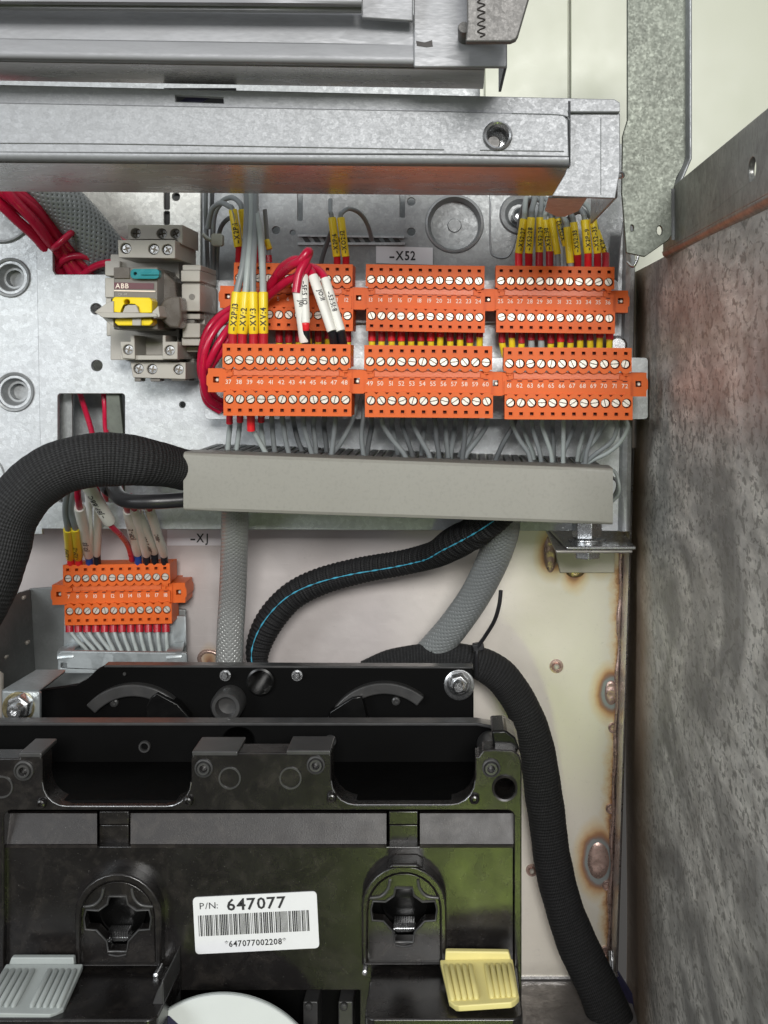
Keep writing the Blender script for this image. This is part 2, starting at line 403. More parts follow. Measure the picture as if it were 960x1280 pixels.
# ------------------------------------------------------------------ lettering
GL = {}
FINE = {}
def split_fine(v, f, lim=.22):
    v = list(v); mid = {}; st = []; out = []
    for q in f: st += [(q[0], q[i], q[i + 1]) for i in range(1, len(q) - 1)]
    while st:
        t = st.pop(); L = [(math.dist(v[t[i]], v[t[(i + 1) % 3]]), i) for i in range(3)]; m, i = max(L)
        if m < lim: out.append(t); continue
        a, b, c = t[i], t[(i + 1) % 3], t[(i + 2) % 3]; k = (min(a, b), max(a, b))
        if k not in mid: mid[k] = len(v); v.append(((v[a][0] + v[b][0]) / 2, (v[a][1] + v[b][1]) / 2))
        st += [(a, mid[k], c), (mid[k], b, c)]
    return v, out
def load_glyphs():
    for ch in "ABCDEFGHIJKLMNOPQRSTUVWXYZ0123456789-:/*.=":
        for bold in (0, 1):
            c = bpy.data.curves.new('g', 'FONT'); c.body = ch; c.size = 1; c.resolution_u = 2
            c.offset = .018 if bold else 0
            o = bpy.data.objects.new('g', c); col.objects.link(o); GL[(ch, bold)] = (o, c)
    dg = bpy.context.evaluated_depsgraph_get()
    for k, (o, c) in list(GL.items()):
        me = bpy.data.meshes.new_from_object(o.evaluated_get(dg))
        v = [(p.co.x, p.co.y) for p in me.vertices]; f = [tuple(p.vertices) for p in me.polygons]
        x0 = min(p[0] for p in v); x1 = max(p[0] for p in v)
        FINE[k] = split_fine([(x - x0, y) for x, y in v], f) + (x1 - x0,)
        GL[k] = ([(x - x0, y) for x, y in v], f, x1 - x0)
        bpy.data.objects.remove(o); bpy.data.curves.remove(c); bpy.data.meshes.remove(me)
load_glyphs()
def layout(text, h, bold=0, gap=.11, sx=1.0, src=None):
    src = src or GL
    """returns flat verts/faces, width; cap height = h"""
    s = h / .72; x = 0; V = []; F = []
    for ch in text:
        if ch == ' ': x += .3 * s * sx; continue
        v, f, wd = src[(ch, bold)]
        if ch == '-': v = [(a * 1.7, b) for a, b in v]; wd *= 1.7
        o = len(V); V += [(x + a * s * sx, b * s) for a, b in v]; F += [tuple(i + o for i in q) for q in f]
        x += (wd + gap) * s * sx
    return V, F, x - gap * s * sx
def wtext(mb, text, X, Z, d, h, rot=0, align='c', bold=0, sx=1.0, gap=.11):
    V, F, wd = layout(text, h, bold, gap, sx)
    ox = {'c': -wd / 2, 'l': 0, 'r': -wd}[align]; c, s_ = math.cos(R(rot)), math.sin(R(rot))
    mb.add([(X + (a + ox) * c - (b - h / 2) * s_, d, Z + (a + ox) * s_ + (b - h / 2) * c) for a, b in V], F)
def text(mb, t, px, py, d, h, **k):
    s = (D - d) / D; x, _, z = U(px, py, d); wtext(mb, t, x, z, d, h * s, **k)
def text_on_tube(mb, t, a, b, r, h, start=.08, twist=0, bold=1, sx=.95):
    a, b = Vector(a), Vector(b); ax = (b - a).normalized(); L = (b - a).length; sx *= min(3.2, L / max(1e-6, math.hypot(b.x - a.x, b.z - a.z)))
    up = Vector((-ax.z, 0, ax.x)).normalized(); tv = Vector((0, 1, 0)); tv = (tv - ax * tv.dot(ax)).normalized()
    V, F, wd = layout(t, h, bold, .12, sx, FINE)
    out = []
    for x, y in V:
        th = (y - h / 2) / r + twist
        p = a + ax * (start * L + x) + up * (math.sin(th) * (r + .7)) + tv * (math.cos(th) * (r + .7))
        out.append(tuple(p))
    mb.add(out, F)

# ------------------------------------------------------------------ tubes
def spline(pts, n=8):
    """Catmull-Rom through tuples of any length"""
    P_ = [pts[0]] + list(pts) + [pts[-1]]; out = []
    for i in range(1, len(P_) - 2):
        for j in range(n):
            t = j / n
            out.append(tuple(.5 * (2 * b + (c - a) * t + (2 * a - 5 * b + 4 * c - e_) * t * t + (3 * b - a - 3 * c + e_) * t ** 3)
                             for a, b, c, e_ in zip(P_[i - 1], P_[i], P_[i + 1], P_[i + 2])))
    out.append(tuple(pts[-1])); return out
def path(pts, r, n=8, straight=False):
    """pts (px,py,d[,apparent radius]) -> list of (Vector, world radius)"""
    w_ = []
    for p in pts:
        rr = p[3] if len(p) > 3 else r
        s = (D - p[2]) / D; w_.append((*U(p[0], p[1], p[2]), rr * s))
    q = w_ if straight else spline(w_, n)
    return [(Vector(a[:3]), a[3]) for a in q]
def resample(pa, step):
    out = [pa[0]]; acc = 0
    for (a, ra), (b, rb) in zip(pa, pa[1:]):
        L = (b - a).length; t = step - acc
        while t <= L:
            k = t / L; out.append((a.lerp(b, k), ra + (rb - ra) * k)); t += step
        acc = L - (t - step)
    return out
def frames(pa):
    T = []
    for i in range(len(pa)):
        a = pa[max(0, i - 1)][0]; b = pa[min(len(pa) - 1, i + 1)][0]; t = (b - a)
        T.append(t.normalized() if t.length > 1e-9 else (T[-1] if T else Vector((0, 0, 1))))
    up = Vector((0, 1, 0)); N = (up - T[0] * up.dot(T[0])); 
    if N.length < .05: N = Vector((1, 0, 0)) - T[0] * T[0].x
    N.normalize(); fr = []
    for t in T:
        N = (N - t * N.dot(t)); N.normalize(); fr.append((t, N, t.cross(N)))
    return fr
def tube(mb, pa, seg=10, disp=None, uv=False, caps=True):
    fr = frames(pa); v = []; uvs = []; L = 0
    for i, ((c, r), (t, n, b)) in enumerate(zip(pa, fr)):
        if i: L += (c - pa[i - 1][0]).length
        for j in range(seg + (1 if uv else 0)):
            a = 2 * math.pi * j / seg; rr = r * (1 + (disp(a, L) if disp else 0))
            v.append(tuple(c + (n * math.cos(a) + b * math.sin(a)) * rr)); uvs.append((j / seg, L))
    m = seg + (1 if uv else 0); f = []
    for i in range(len(pa) - 1):
        for j in range(m - 1 if uv else m):
            k = (j + 1) % m if not uv else j + 1
            f.append((i * m + j, i * m + k, (i + 1) * m + k, (i + 1) * m + j))
    if caps: f.append(tuple(range(seg))); f.append(tuple((len(pa) - 1) * m + j for j in range(seg)))
    o = len(mb.v); mb.add(v, f)
    if uv: mb.uv = (mb.uv or []) + uvs
    return mb
def braid(mb, pa, n=9, turns=.011, amp=.05, width=.75, step=2.2):
    pa = resample(pa, step); fr = frames(pa)
    for sgn in (1, -1):
        for k in range(n):
            rows = []; L = 0
            for i, ((c, r), (t, nn, b)) in enumerate(zip(pa, fr)):
                if i: L += (c - pa[i - 1][0]).length
                a = 2 * math.pi * (k / n + sgn * L * turns)
                ww = width * math.pi / n
                lift = 1.0 + amp * sgn * math.sin(n * (a - sgn * 0) * 1.0 + math.pi * .5 * sgn * 0 + (n * 2 * math.pi * turns * L) * 1.0 * (-sgn))
                row = []
                for q, h in ((-1, -.03), (-.5, .012), (.5, .012), (1, -.03)):
                    aa = a + q * ww * .5; rr = r * (lift + h)
                    row.append(tuple(c + (nn * math.cos(aa) + b * math.sin(aa)) * rr))
                rows.append(row)
            mb.wgrid(rows)

WG = {}
def wire(label, pts, r=3.4, mat='grey_wire', sleeves=(), ferr=None, group=None, cat='wire', seg=8, name='wire', txts=()):
    """sleeves: (p, q, radius, material, text, size); ferr: (p, q, radius, material); points are (px,py,d)"""
    if ferr and len(pts) > 2 and ferr[1][1] > ferr[0][1] and pts[0][1] > pts[1][1] and pts[0][1] > ferr[0][1] + 3:
        pts = [ferr[0]] + [p for p in pts[1:] if p[1] < ferr[0][1] - 1]
    pa = path(pts, r)
    if not sleeves and not ferr:
        mb = MB(); tube(mb, pa, seg); o = build(mb, name, mat, smooth=60); return tag(o, label, cat, group)
    t = thing(name, tuple(pa[len(pa) // 2][0]), label, cat, group)
    mb = MB(); tube(mb, pa, seg); build(mb, 'insulation', mat, t, smooth=60)
    for s in sleeves:
        p, q, rr, m = s[:4]
        mb = MB(); sp = path([p, q], rr, straight=True)
        k = 1.0; prof = [(sp[0][0].lerp(sp[1][0], u_), sp[0][1] * sc_) for u_, sc_ in ((0, .9), (.03, 1), (.3, 1.02), (.6, .99), (.97, 1.01), (1, .92))]
        tube(mb, prof, 14); so = build(mb, 'marker_sleeve' if m == 'yellow' else 'heatshrink_sleeve', m, t, smooth=60)
        if len(s) > 4 and s[4]:
            mb = MB(); text_on_tube(mb, s[4], sp[0][0], sp[1][0], sp[0][1], s[5], twist=s[6] if len(s) > 6 else 0, start=s[7] if len(s) > 7 else .08)
            ORG[so.name] = ORG[t.name]; build(mb, 'lettering', 'black_print', so, smooth=0)
    if ferr:
        p, q, rr, m = ferr; mb = MB(); tube(mb, path([p, q], rr, straight=True), 12); build(mb, 'ferrule', m, t, smooth=60)
    return t

# ------------------------------------------------------------------ the setting
g = MB().prism([(600, -160), (1250, -160), (1250, 420), (600, 420)], -205, -213)
tag(build(g, 'cabinet_back_wall', 'cream', org=(0, 0, 0)), 'cream painted back wall of the cabinet', kind='structure')
g = MB().prism([(-200, -200), (700, -200), (700, 1000), (-200, 1000)], -260, -268)
tag(build(g, 'cabinet_rear_sheet', 'plate_dark', org=(0, 0, 0)), 'dull grey rear sheet behind the mounting plates', kind='structure')
# two painted doors of the back wall with a joint between
for nm, x0, x1 in (('cream_panel', 606, 710.6), ('cream_panel', 713.4, 1010)):
    g = MB().prism([(x0, -120), (x1, -120), (x1, 400), (x0, 400)], -190, -203)
    tag(build(g, nm, 'cream', bevel=1.5), 'cream painted panel left of the dark vertical joint' if x0 < 700 else 'wide cream painted panel right of the dark vertical joint behind the post', 'panel')
# stainless rear panel
zb = U(0, 1222, -150)[2]
g = MB(); rows = []
for i in range(30):
    y = 560 + (1222 - 560) * i / 29
    rows.append([(x, y, -150) for x in [24 + j * (782 - .032 * (y - 655) - 24) / 24 for j in range(25)]])
g.grid(rows)
st = tag(build(g, 'stainless_rear_panel', 'stainless', org=(0, 0, 0), solid=4), 'bare stainless rear panel with heat tinted right edge', kind='structure')
# bottom lip and floor
g = MB().prism([(-60, 1220.5), (770, 1220.5), (770, 1224), (-60, 1224)], -146, -156)
build(g, 'bottom_lip', 'steel', st, org=(0, 0, 0))
g = MB().wgrid([[(-700, -150, zb - 4), (224, -150, zb - 4)], [(-700, 760, zb - 4), (224, 760, zb - 4)]])
tag(build(g, 'cabinet_floor', 'floor', org=(0, 0, 0), solid=4), 'dirty steel cabinet floor', kind='structure')
# side wall on the right
XW = 226.0
g = MB(); n = 26
rows = []
for i in range(n):
    z = 115 + (-1000 - 115) * i / (n - 1)
    rows.append([(XW + 1.2 * math.sin(z * .013 + d * .008), d, z) for d in [-150 + 910 * j / 20 for j in range(21)]])
g.wgrid(rows)
wl = tag(build(g, 'cabinet_side_wall', 'wall', org=(0, 0, 0), solid=3), 'mottled galvanised side wall of the cabinet', kind='structure')
# side wall flange along its top (recessed joint below it)
hz, hd = 145.0, 612.0
def yz_plate(mb, out, holes, x0, x1):
    """prism across X: outline in (d, z)"""
    loops = [out] + holes; allp = [p for l in loops for p in l]; n = len(allp)
    v = [(x0, p[0], p[1]) for p in allp] + [(x1, p[0], p[1]) for p in allp]
    tr = tri_fill(loops); f = []
    for t in tr: f.append(tuple(t)); f.append(tuple(i + n for i in t))
    o = 0
    for l in loops:
        m = len(l)
        for i in range(m):
            a, b = o + i, o + (i + 1) % m; f.append((a, b, b + n, a + n))
        o += m
    mb.add(v, f)
g = MB(); yz_plate(g, [(190, 119), (760, 119), (760, 182), (268, 182), (252, 176), (240, 160), (225, 138), (190, 130)], [[(hd + 12 * math.cos(t * .3142), hz + 9 * math.sin(t * .3142)) for t in range(20)]], XW - 6, XW - 1)
fl = tag(build(g, 'wall_flange', 'flange', bevel=1.2), 'stained steel flange with one round hole above the side wall', 'flange')
g = MB().wgrid([[(XW - 6, d, 119), (XW - 5, d, 115), (XW - 1, d, 112)] for d in (190, 760)])
build(g, 'folded_edge', 'flange', fl, solid=2, org=ORG[fl.name])
# upright post, flat face towards the viewer, folded right edge
t = thing('upright_post', U(822, 320, 262), 'dull grey upright post with a folded right edge at the top right', 'post')
g = MB().prism([(784, -90), (858, -90), (858, 196), (855, 206), (846, 222), (843, 236), (842, 290), (836, 300), (806, 321), (783, 316), (777, 240), (778, 170), (784, 150)], 262, 256,
               [circ(824.5, 288, 3.4, 10, 6), circ(790, 285, 2.2, 8, 4)])
build(g, 'face', 'post', t, bevel=.8)
g = MB(); rows = []
for y in [-90, 0, 60, 120, 180, 198, 208, 222, 232]:
    x = 858 if y < 199 else 858 - (y - 198) * .42
    rows.append([(x - 1, y, 259), (x + 2, y, 264), (x + 4.5, y, 270), (x + 5, y, 280)])
g.grid(rows); build(g, 'folded_edge', 'plate', t, solid=3)  # the fold's highlight is put into its paler material
g = MB().grid([[(840, y, 262), (848, y, 268), (853, y, 262)] for y in (236, 262, 300)]); build(g, 'inner_bend', 'beam', t, solid=2)
# ring terminals under the post
g = MB(); tube(g, path([(783, 306, 40), (793, 303, 44), (798, 318, 48), (792, 333, 46), (784, 328, 40)], 1.8), 8)
tag(build(g, 'wire_loop', 'steel', smooth=60), 'small bright wire loop below the upright post', 'wire')
g = MB(); tube(g, path([(768, 218, 300), (776, 215, 296), (779, 220, 290), (771, 222, 286)], 2.2), 8)
tag(build(g, 'cable_clip', 'steel', smooth=60), 'small bright clip end sticking out right of the lower crossbeam', 'clip')

# ------------------------------------------------------------------ mounting plates
def dimple(px, py, d, r, parent, mat='plate', deep=14, hole=.42):
    g = MB().lathe(px, py, d, [(r, d + .6), (r * .96, d + 2.2), (r * .86, d + 1.2), (r * .74, d - deep * .35), (r * hole * 1.25, d - deep), (r * hole, d - deep), (r * hole, d - deep - 14), (.5, d - deep - 14)], 36)
    return build(g, 'pressed_boss', mat, parent)
mp = thing('mounting_plate', U(420, 660, 0), 'large light galvanised mounting plate behind the orange terminals', 'plate')
out = [(45, 296), (57, 296), (62, 298), (66, 304), (66, 338), (69, 343), (258, 343), (260, 350), (608, 355), (766, 357), (772, 352), (776, 300), (779, 276), (789, 274), (787, 664), (52, 661)]
g = MB().prism(out, 0, -8, [circ(120, 386, 7), circ(121, 457, 7), circ(228, 506, 4, 14), circ(342, 566, 3, 10), rrect(72, 492, 156, 628, 4), circ(366, 566, 2.5, 10)])
build(g, 'sheet', 'plate', mp, bevel=.7)
g = MB(); rows = []
for y in (273, 280, 330, 420, 520, 600, 664):
    x = 789 - .017 * (y - 273)
    rows.append([(x - 9, y, 1), (x - 5, y, 8), (x, y, 11), (x + 4, y, 8), (x + 5, y, -8), (x + 5, y, -60)])
g.grid(rows); build(g, 'rolled_edge', 'plate', mp, solid=2)
g = MB().lathe(772, 432, 20, [(13, 2), (13, 14), (10.5, 17), (10.5, 22), (9, 24), (.3, 24)], 24); sb = build(g, 'plate_screw', 'steel', mp)
# upper recessed sheet, in the shade of the crossbeams
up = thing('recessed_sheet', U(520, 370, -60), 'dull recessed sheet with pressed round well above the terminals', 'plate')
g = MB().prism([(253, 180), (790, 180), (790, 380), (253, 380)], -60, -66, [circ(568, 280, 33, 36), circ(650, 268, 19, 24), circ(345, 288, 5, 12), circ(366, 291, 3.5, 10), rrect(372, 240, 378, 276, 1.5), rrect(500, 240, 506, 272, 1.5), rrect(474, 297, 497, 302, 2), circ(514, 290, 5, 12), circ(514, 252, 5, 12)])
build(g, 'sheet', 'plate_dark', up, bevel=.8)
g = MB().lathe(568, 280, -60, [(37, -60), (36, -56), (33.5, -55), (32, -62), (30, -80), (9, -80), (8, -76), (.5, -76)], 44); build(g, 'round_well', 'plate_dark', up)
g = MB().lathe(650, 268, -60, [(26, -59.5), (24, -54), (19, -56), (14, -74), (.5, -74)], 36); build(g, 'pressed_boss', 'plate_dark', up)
g = MB().lathe(650, 268, -40, [(9.5, -74), (9.5, -40), (8, -37), (6, -38), (6, -60), (.4, -60)], 24); build(g, 'threaded_stud', 'steel', up)
g = MB()
for i in range(10): g.prism([(377 + i * 12.5, 296), (384 + i * 12.5, 296), (389 + i * 12.5, 303), (382 + i * 12.5, 303)], -58.5, -60.5)
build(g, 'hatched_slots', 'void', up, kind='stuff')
g = MB().prism([(372, 293), (505, 295), (505, 297.5), (372, 295.5)], -54, -59).prism([(372, 303), (506, 303), (506, 306), (372, 306)], -55, -60)
build(g, 'slot_lips', 'plate', up)
g = MB()
tube(g, path([(613, 240, -59), (613, 308, -59), (620, 321, -59), (634, 321, -59), (641, 310, -59), (645, 296, -59)], 1.3), 6); build(g, 'pressed_line', 'plate', up, smooth=60)
sp_ = thing('speckled_sheet', U(180, 350, -90), 'bright speckled galvanised sheet with keyhole slot above the relay', 'plate')
g = MB().prism([(60, 180), (251, 180), (251, 470), (60, 470)], -90, -96, [rrect(205, 236, 212, 262, 2), rrect(205, 264, 212, 281, 2), circ(220, 246, 5, 14)])
build(g, 'sheet', 'plate_speckle', sp_, bevel=.8)
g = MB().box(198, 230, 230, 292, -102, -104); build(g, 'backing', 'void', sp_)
# left sheet
lp = thing('left_sheet', U(10, 700, -4), 'light galvanised sheet with pressed bosses down the left side', 'plate')
g = MB().prism([(-160, 180), (66, 180), (66, 296), (47, 298), (53, 668), (-160, 668)], -10, -16, [circ(13, 347, 17, 24), circ(18, 490, 17, 24), circ(2, 262, 38, 36)])
build(g, 'sheet', 'plate', lp, bevel=.8)
for x, y in ((13, 347), (18, 490)): dimple(x, y, -9, 25, lp, 'plate_dark')
g = MB().lathe(2, 262, -10, [(43, -9), (41, -5), (38.5, -6), (37, -30), (.5, -30)], 44); build(g, 'round_well', 'plate_dark', lp)
g = MB(); tube(g, path([(-8, 572, -9.5), (0, 580, -9.5), (5, 592, -9.5), (6, 612, -9.5), (2, 632, -9.5), (-8, 646, -9.5)], 1.2), 6); build(g, 'pressed_line', 'plate_dark', lp, smooth=60)
# cut-out behind the plate: angle irons
t = thing('inner_angle_bracket', U(112, 600, -90), 'dull angle bracket seen through the rectangular cut-out in the mounting plate', 'bracket')
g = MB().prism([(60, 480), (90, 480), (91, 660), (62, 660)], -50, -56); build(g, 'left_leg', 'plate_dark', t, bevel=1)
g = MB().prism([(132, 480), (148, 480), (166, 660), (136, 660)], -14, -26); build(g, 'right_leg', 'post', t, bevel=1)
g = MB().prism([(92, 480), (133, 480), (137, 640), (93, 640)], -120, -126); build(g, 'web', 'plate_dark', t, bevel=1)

# ------------------------------------------------------------------ crossbeams
def lin(x, a, b, x0=0, x1=770): return a + (b - a) * (x - x0) / (x1 - x0)
lb = thing('lower_crossbeam', U(370, 208, 400), 'lower galvanised crossbeam with a slot and a threaded insert above the terminals', 'beam')
g = MB().prism([(-120, 103), (560, 119), (768, 124), (775, 128), (775, 140), (710, 140), (712, 146), (560, 140), (-120, 127)], 398, 391,
               [[(219, 119), (279, 122), (279.5, 129), (219.5, 127)]])
build(g, 'top_strip', 'beam', lb, bevel=.8)
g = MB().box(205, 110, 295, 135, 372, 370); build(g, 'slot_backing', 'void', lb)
g = MB().prism([(232, 122), (262, 122), (250, 129), (222, 129)], 382, 380); build(g, 'cable_in_slot', 'navy', lb)
g = MB().prism([(-120, 126), (560, 139), (703, 143), (710, 150), (711, 196), (560, 193), (-120, 190)], 402, 395, [circ(622, 170, 14, 28)])
build(g, 'front_face', 'beam', lb, bevel=1.0)
rows = []
for x in (-120, 60, 240, 420, 560, 640, 711):
    y = lin(x, 189.5, 196.5, -120, 711)
    rows.append([(x, y, 401.5), (x, y + 5, 401), (x, y + 9, 398), (x, y + 11.2, 391), (x - (x - VX) * .01, y + 11.8 + .6, 384)])
g = MB().grid(rows); build(g, 'rounded_rim', 'beam', lb, solid=1.5, smooth=80)
# underside in world space (horizontal sheet going back)
rows = []
for x in (-120, 100, 300, 500, 711):
    y = lin(x, 189.5, 196.5, -120, 711) + 11.8
    a = U(x, y, 392); rows.append([a, (a[0], 300, a[2]), (a[0], 191, a[2])])
g = MB().wgrid(rows); build(g, 'underside', 'under', lb, solid=2)
rows = []
a = U(711, 208.5, 392)
g = MB().wgrid([[(a[0], 400, a[2]), (a[0], 190, a[2])], [(a[0], 400, a[2] + 60), (a[0], 190, a[2] + 60)]]); build(g, 'hat_end', 'beam', lb, solid=2)
# end plate with right and return flanges
g = MB().prism([(712, 138), (768, 141), (775, 141), (775, 214), (769, 248), (690, 245), (706, 218), (712, 200)], 391, 384); build(g, 'end_plate', 'beam', lb, bevel=.8)
a = U(772, 128, 385); b = U(770, 247, 385)
g = MB().wgrid([[(a[0], 386, a[2]), (a[0] + 1, 160, a[2])], [(b[0], 386, b[2]), (b[0], 160, b[2])]]); build(g, 'side_flange', 'under', lb, solid=2.5)
c = U(686, 246, 385)
g = MB().wgrid([[(c[0], 384, c[2]), (c[0] + 2, 300, c[2] - 2), (c[0] + 18, 250, c[2] - 2)], [(c[0] + 36, 384, c[2]), (c[0] + 36, 300, c[2] - 2), (c[0] + 26, 250, c[2] - 2)]]); build(g, 'return_flange', 'plate', lb, solid=2.5)
g = MB().lathe(622, 170, 402, [(13.5, 380), (18, 402.5), (18.5, 405), (16.5, 406.5), (14.2, 405.5), (13.4, 400), (12.6, 398), (13, 394), (12.2, 391), (12.8, 387), (12, 384), (12, 360), (.3, 360)], 36)
build(g, 'threaded_insert', 'steel', lb)
g = MB().lathe(617, 178, 380, [(9, 364), (9, 378), (7.5, 380), (.3, 380)], 20); build(g, 'bolt_tip', 'iron', lb)
ln = MB()
for pts in ([(-100, 178.5, 403), (120, 179.5, 403.2), (330, 183, 403.2), (555, 187, 403)], [(600, 187.5, 403), (705, 189, 403)], [(712, 150, 403), (701, 143.5, 403.2), (640, 141.5, 403.2)], [(751, 148, 391.6), (751, 243, 391.6)]):
    tube(ln, path(pts, .55), 5)
build(ln, 'pressed_lines', 'plate_dark', lb, smooth=60)

ub = thing('upper_crossbeam', U(300, 84, 480), 'upper smooth steel crossbeam with squared end bracket at the top edge', 'beam')
rows = []
for x in (-120, 60, 240, 420, 520):
    y = lin(x, 72, 81.5, -120, 520)
    rows.append([(x, y - 62, 470), (x, y - 60, 479), (x, y - 26.5, 480), (x, y - 25, 478.5), (x, y - 23.5, 480), (x, y - 10, 482), (x, y - 5, 483), (x, y - 1, 480), (x, y + 1.5, 472), (x, y + 2, 466)])
g = MB().grid(rows); build(g, 'front_face', 'beam_smooth', ub, solid=1.5, smooth=80)
rows = []
for x in (-120, 160, 400, 606):
    y = lin(x, 74, 86.5, -120, 606); a = U(x, y, 470); rows.append([a, (a[0], 440, a[2]), (a[0], 395, a[2])])
g = MB().wgrid(rows); build(g, 'underside', 'under', ub, solid=2)
g = MB().prism(rrect(517, -60, 634, 84, 3), 487, 481); build(g, 'end_bracket', 'beam_smooth', ub, bevel=1.2)
a = U(632, 84, 484)
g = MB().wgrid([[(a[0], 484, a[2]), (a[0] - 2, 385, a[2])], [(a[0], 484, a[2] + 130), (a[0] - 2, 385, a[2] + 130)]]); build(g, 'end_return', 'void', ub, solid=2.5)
g = MB().prism([(520, 51), (531, 53), (540, 50), (541, 58), (533, 59), (521, 57)], 487.6, 487.0); build(g, 'pen_smudge', 'marker_ink', ub)
tb = thing('top_rail', U(220, 15, 520), 'narrow steel rail at the very top left with a stepped right end', 'rail')
rows = [[(x, lin(x, -40, -37), 515), (x, lin(x, -4, 1), 522), (x, lin(x, 1, 6), 524), (x, lin(x, 4, 9), 518), (x, lin(x, 5, 12), 512), (x, lin(x, 9, 16), 512), (x, lin(x, 12, 19), 505)] for x in (-120, 100, 300, 452)]
g = MB().grid(rows); build(g, 'folded_face', 'beam_smooth', tb, solid=1.5, smooth=80)
g = MB().prism([(452, -30), (516, -30), (516, 26), (452, 22)], 503, 496); build(g, 'stepped_end', 'beam_smooth', tb, bevel=1)
lbk = thing('leaning_bracket', U(610, 52, 560), 'short steel bracket with handwriting hanging at the top edge', 'bracket')
g = MB().prism([(583, -70), (684, -70), (662, -4), (648, 44), (645, 49), (638, 52), (582, 52), (584, 30)], 566, 556); build(g, 'plate', 'iron', lbk, bevel=1.2)
g = MB()
pts = [(600 + 6 * math.sin(i * 2.1) - i * .05 * 0 + (i % 3) * 1.2, 46 - i * 3.1, 567) for i in range(16)]
tube(g, path(pts, .75), 5); build(g, 'handwriting', 'marker_ink', lbk, smooth=60)
g = MB().lathe(580, 22, 552, [(8, 487), (8, 520), (7, 523), (.3, 523)], 20); build(g, 'screw_head', 'iron', lbk)

# ------------------------------------------------------------------ wiring duct
dt = thing('wiring_duct', U(497, 640, 0), 'long grey beige wiring duct with plain cover below the orange terminals', 'duct')
xs = (229.5, 300, 400, 500, 600, 700, 766)
rows = []
for x in xs:
    yt = lin(x, 566, 586, 229, 766); yb = lin(x, 637.5, 655.5, 229, 766)
    k = 1370 / D
    X = (x - VX) * k; zt = (VY - yt) * k; zb_ = (VY - yb) * k
    rows.append([(X, 150, zt), (X, 184, zt), (X, 188.5, zt - .8), (X, 190, zt - 3.5), (X, 190.3, (zt + zb_) / 2), (X, 190, zb_ + 3.5), (X, 188.5, zb_ + .8), (X, 184, zb_), (X, 150, zb_)])
g = MB().wgrid(rows); build(g, 'cover', 'duct', dt, solid=1.8, smooth=14)
def ductline(x, top=True):
    y = lin(x, 566, 586, 229, 766) if top else lin(x, 637.5, 655.5, 229, 766)
    k = 1370 / D; return (x - VX) * k, (VY - y) * k
a, b = ductline(231), ductline(765); c, e_ = ductline(231, False), ductline(765, False)
g = MB().wprism([(a[0], a[1] - 3), (b[0], b[1] - 3), (e_[0], e_[1] + 3), (c[0], c[1] + 3)], 5, 0); build(g, 'base', 'duct_inner', dt)
g0 = None
for i in range(46):
    x = 234 + i * 11.6
    for top in (True, False):
        X, Z = ductline(x, top); sg = 1 if top else -1
        if g0 is None:
            q = MB().wgrid([[(-3.6, dd, zz) for dd, zz in ((5, 0), (150, 0), (158, -.5), (162, -3))], [(3.6, dd, zz) for dd, zz in ((5, 0), (150, 0), (158, -.5), (162, -3))]])
            me = to_mesh(q, 'duct_finger', (0, 0, 0)); me.materials.append(M['duct_inner']); g0 = me
        o = bpy.data.objects.new('duct_finger', g0); col.objects.link(o); o.parent = dt
        og = ORG[dt.name]; o.location = ((X - og[0]) * K, -(0 - og[1]) * K, (Z - 2.2 * sg - og[2]) * K)
        o.rotation_euler = (0, R(2.0), 0)
        if not top: o.rotation_euler = (0, R(180 + 2.0), 0)
        mo = o.modifiers.new('thickness', 'SOLIDIFY'); mo.thickness = 1.4 * K
# cut ends with wires peeking out
wire('pale grey wire loop sticking out of the right end of the wiring duct', [(758, 586, 150), (769, 590, 160), (774, 606, 165), (773, 618, 160), (764, 628, 150)], 2.2, 'grey_wire_light')
wire('second grey wire loop inside the right end of the wiring duct', [(756, 594, 120), (770, 600, 130), (771, 612, 130), (760, 632, 120)], 2.2, 'grey_wire')
wire('short grey wire bulging from the left end of the wiring duct', [(240, 590, 150), (228, 592, 160), (225, 600, 160), (232, 612, 150)], 3, 'grey_wire_light')

# DIN rail behind the lower terminals
dr = thing('terminal_rail', U(540, 480, 40), 'steel mounting rail whose rounded end sticks out right of terminal 72', 'rail')
g = MB().prism(rrect(256, 447, 810, 524, 5), 62, 56, [rrect(792, 470, 798, 492, 2)]); build(g, 'rail', 'plate', dr, bevel=1)
g = MB().box(270, 455, 780, 515, 56, 2); build(g, 'rail_foot', 'plate_dark', dr)
dr = thing('terminal_rail', U(540, 372, 20), 'steel mounting rail hidden mostly behind the upper orange terminals', 'rail')
g = MB().prism(rrect(272, 350, 772, 404, 4), 12, 6); build(g, 'rail', 'plate', dr, bevel=1)
g = MB().box(285, 358, 760, 396, 6, 1); build(g, 'rail_foot', 'plate_dark', dr)

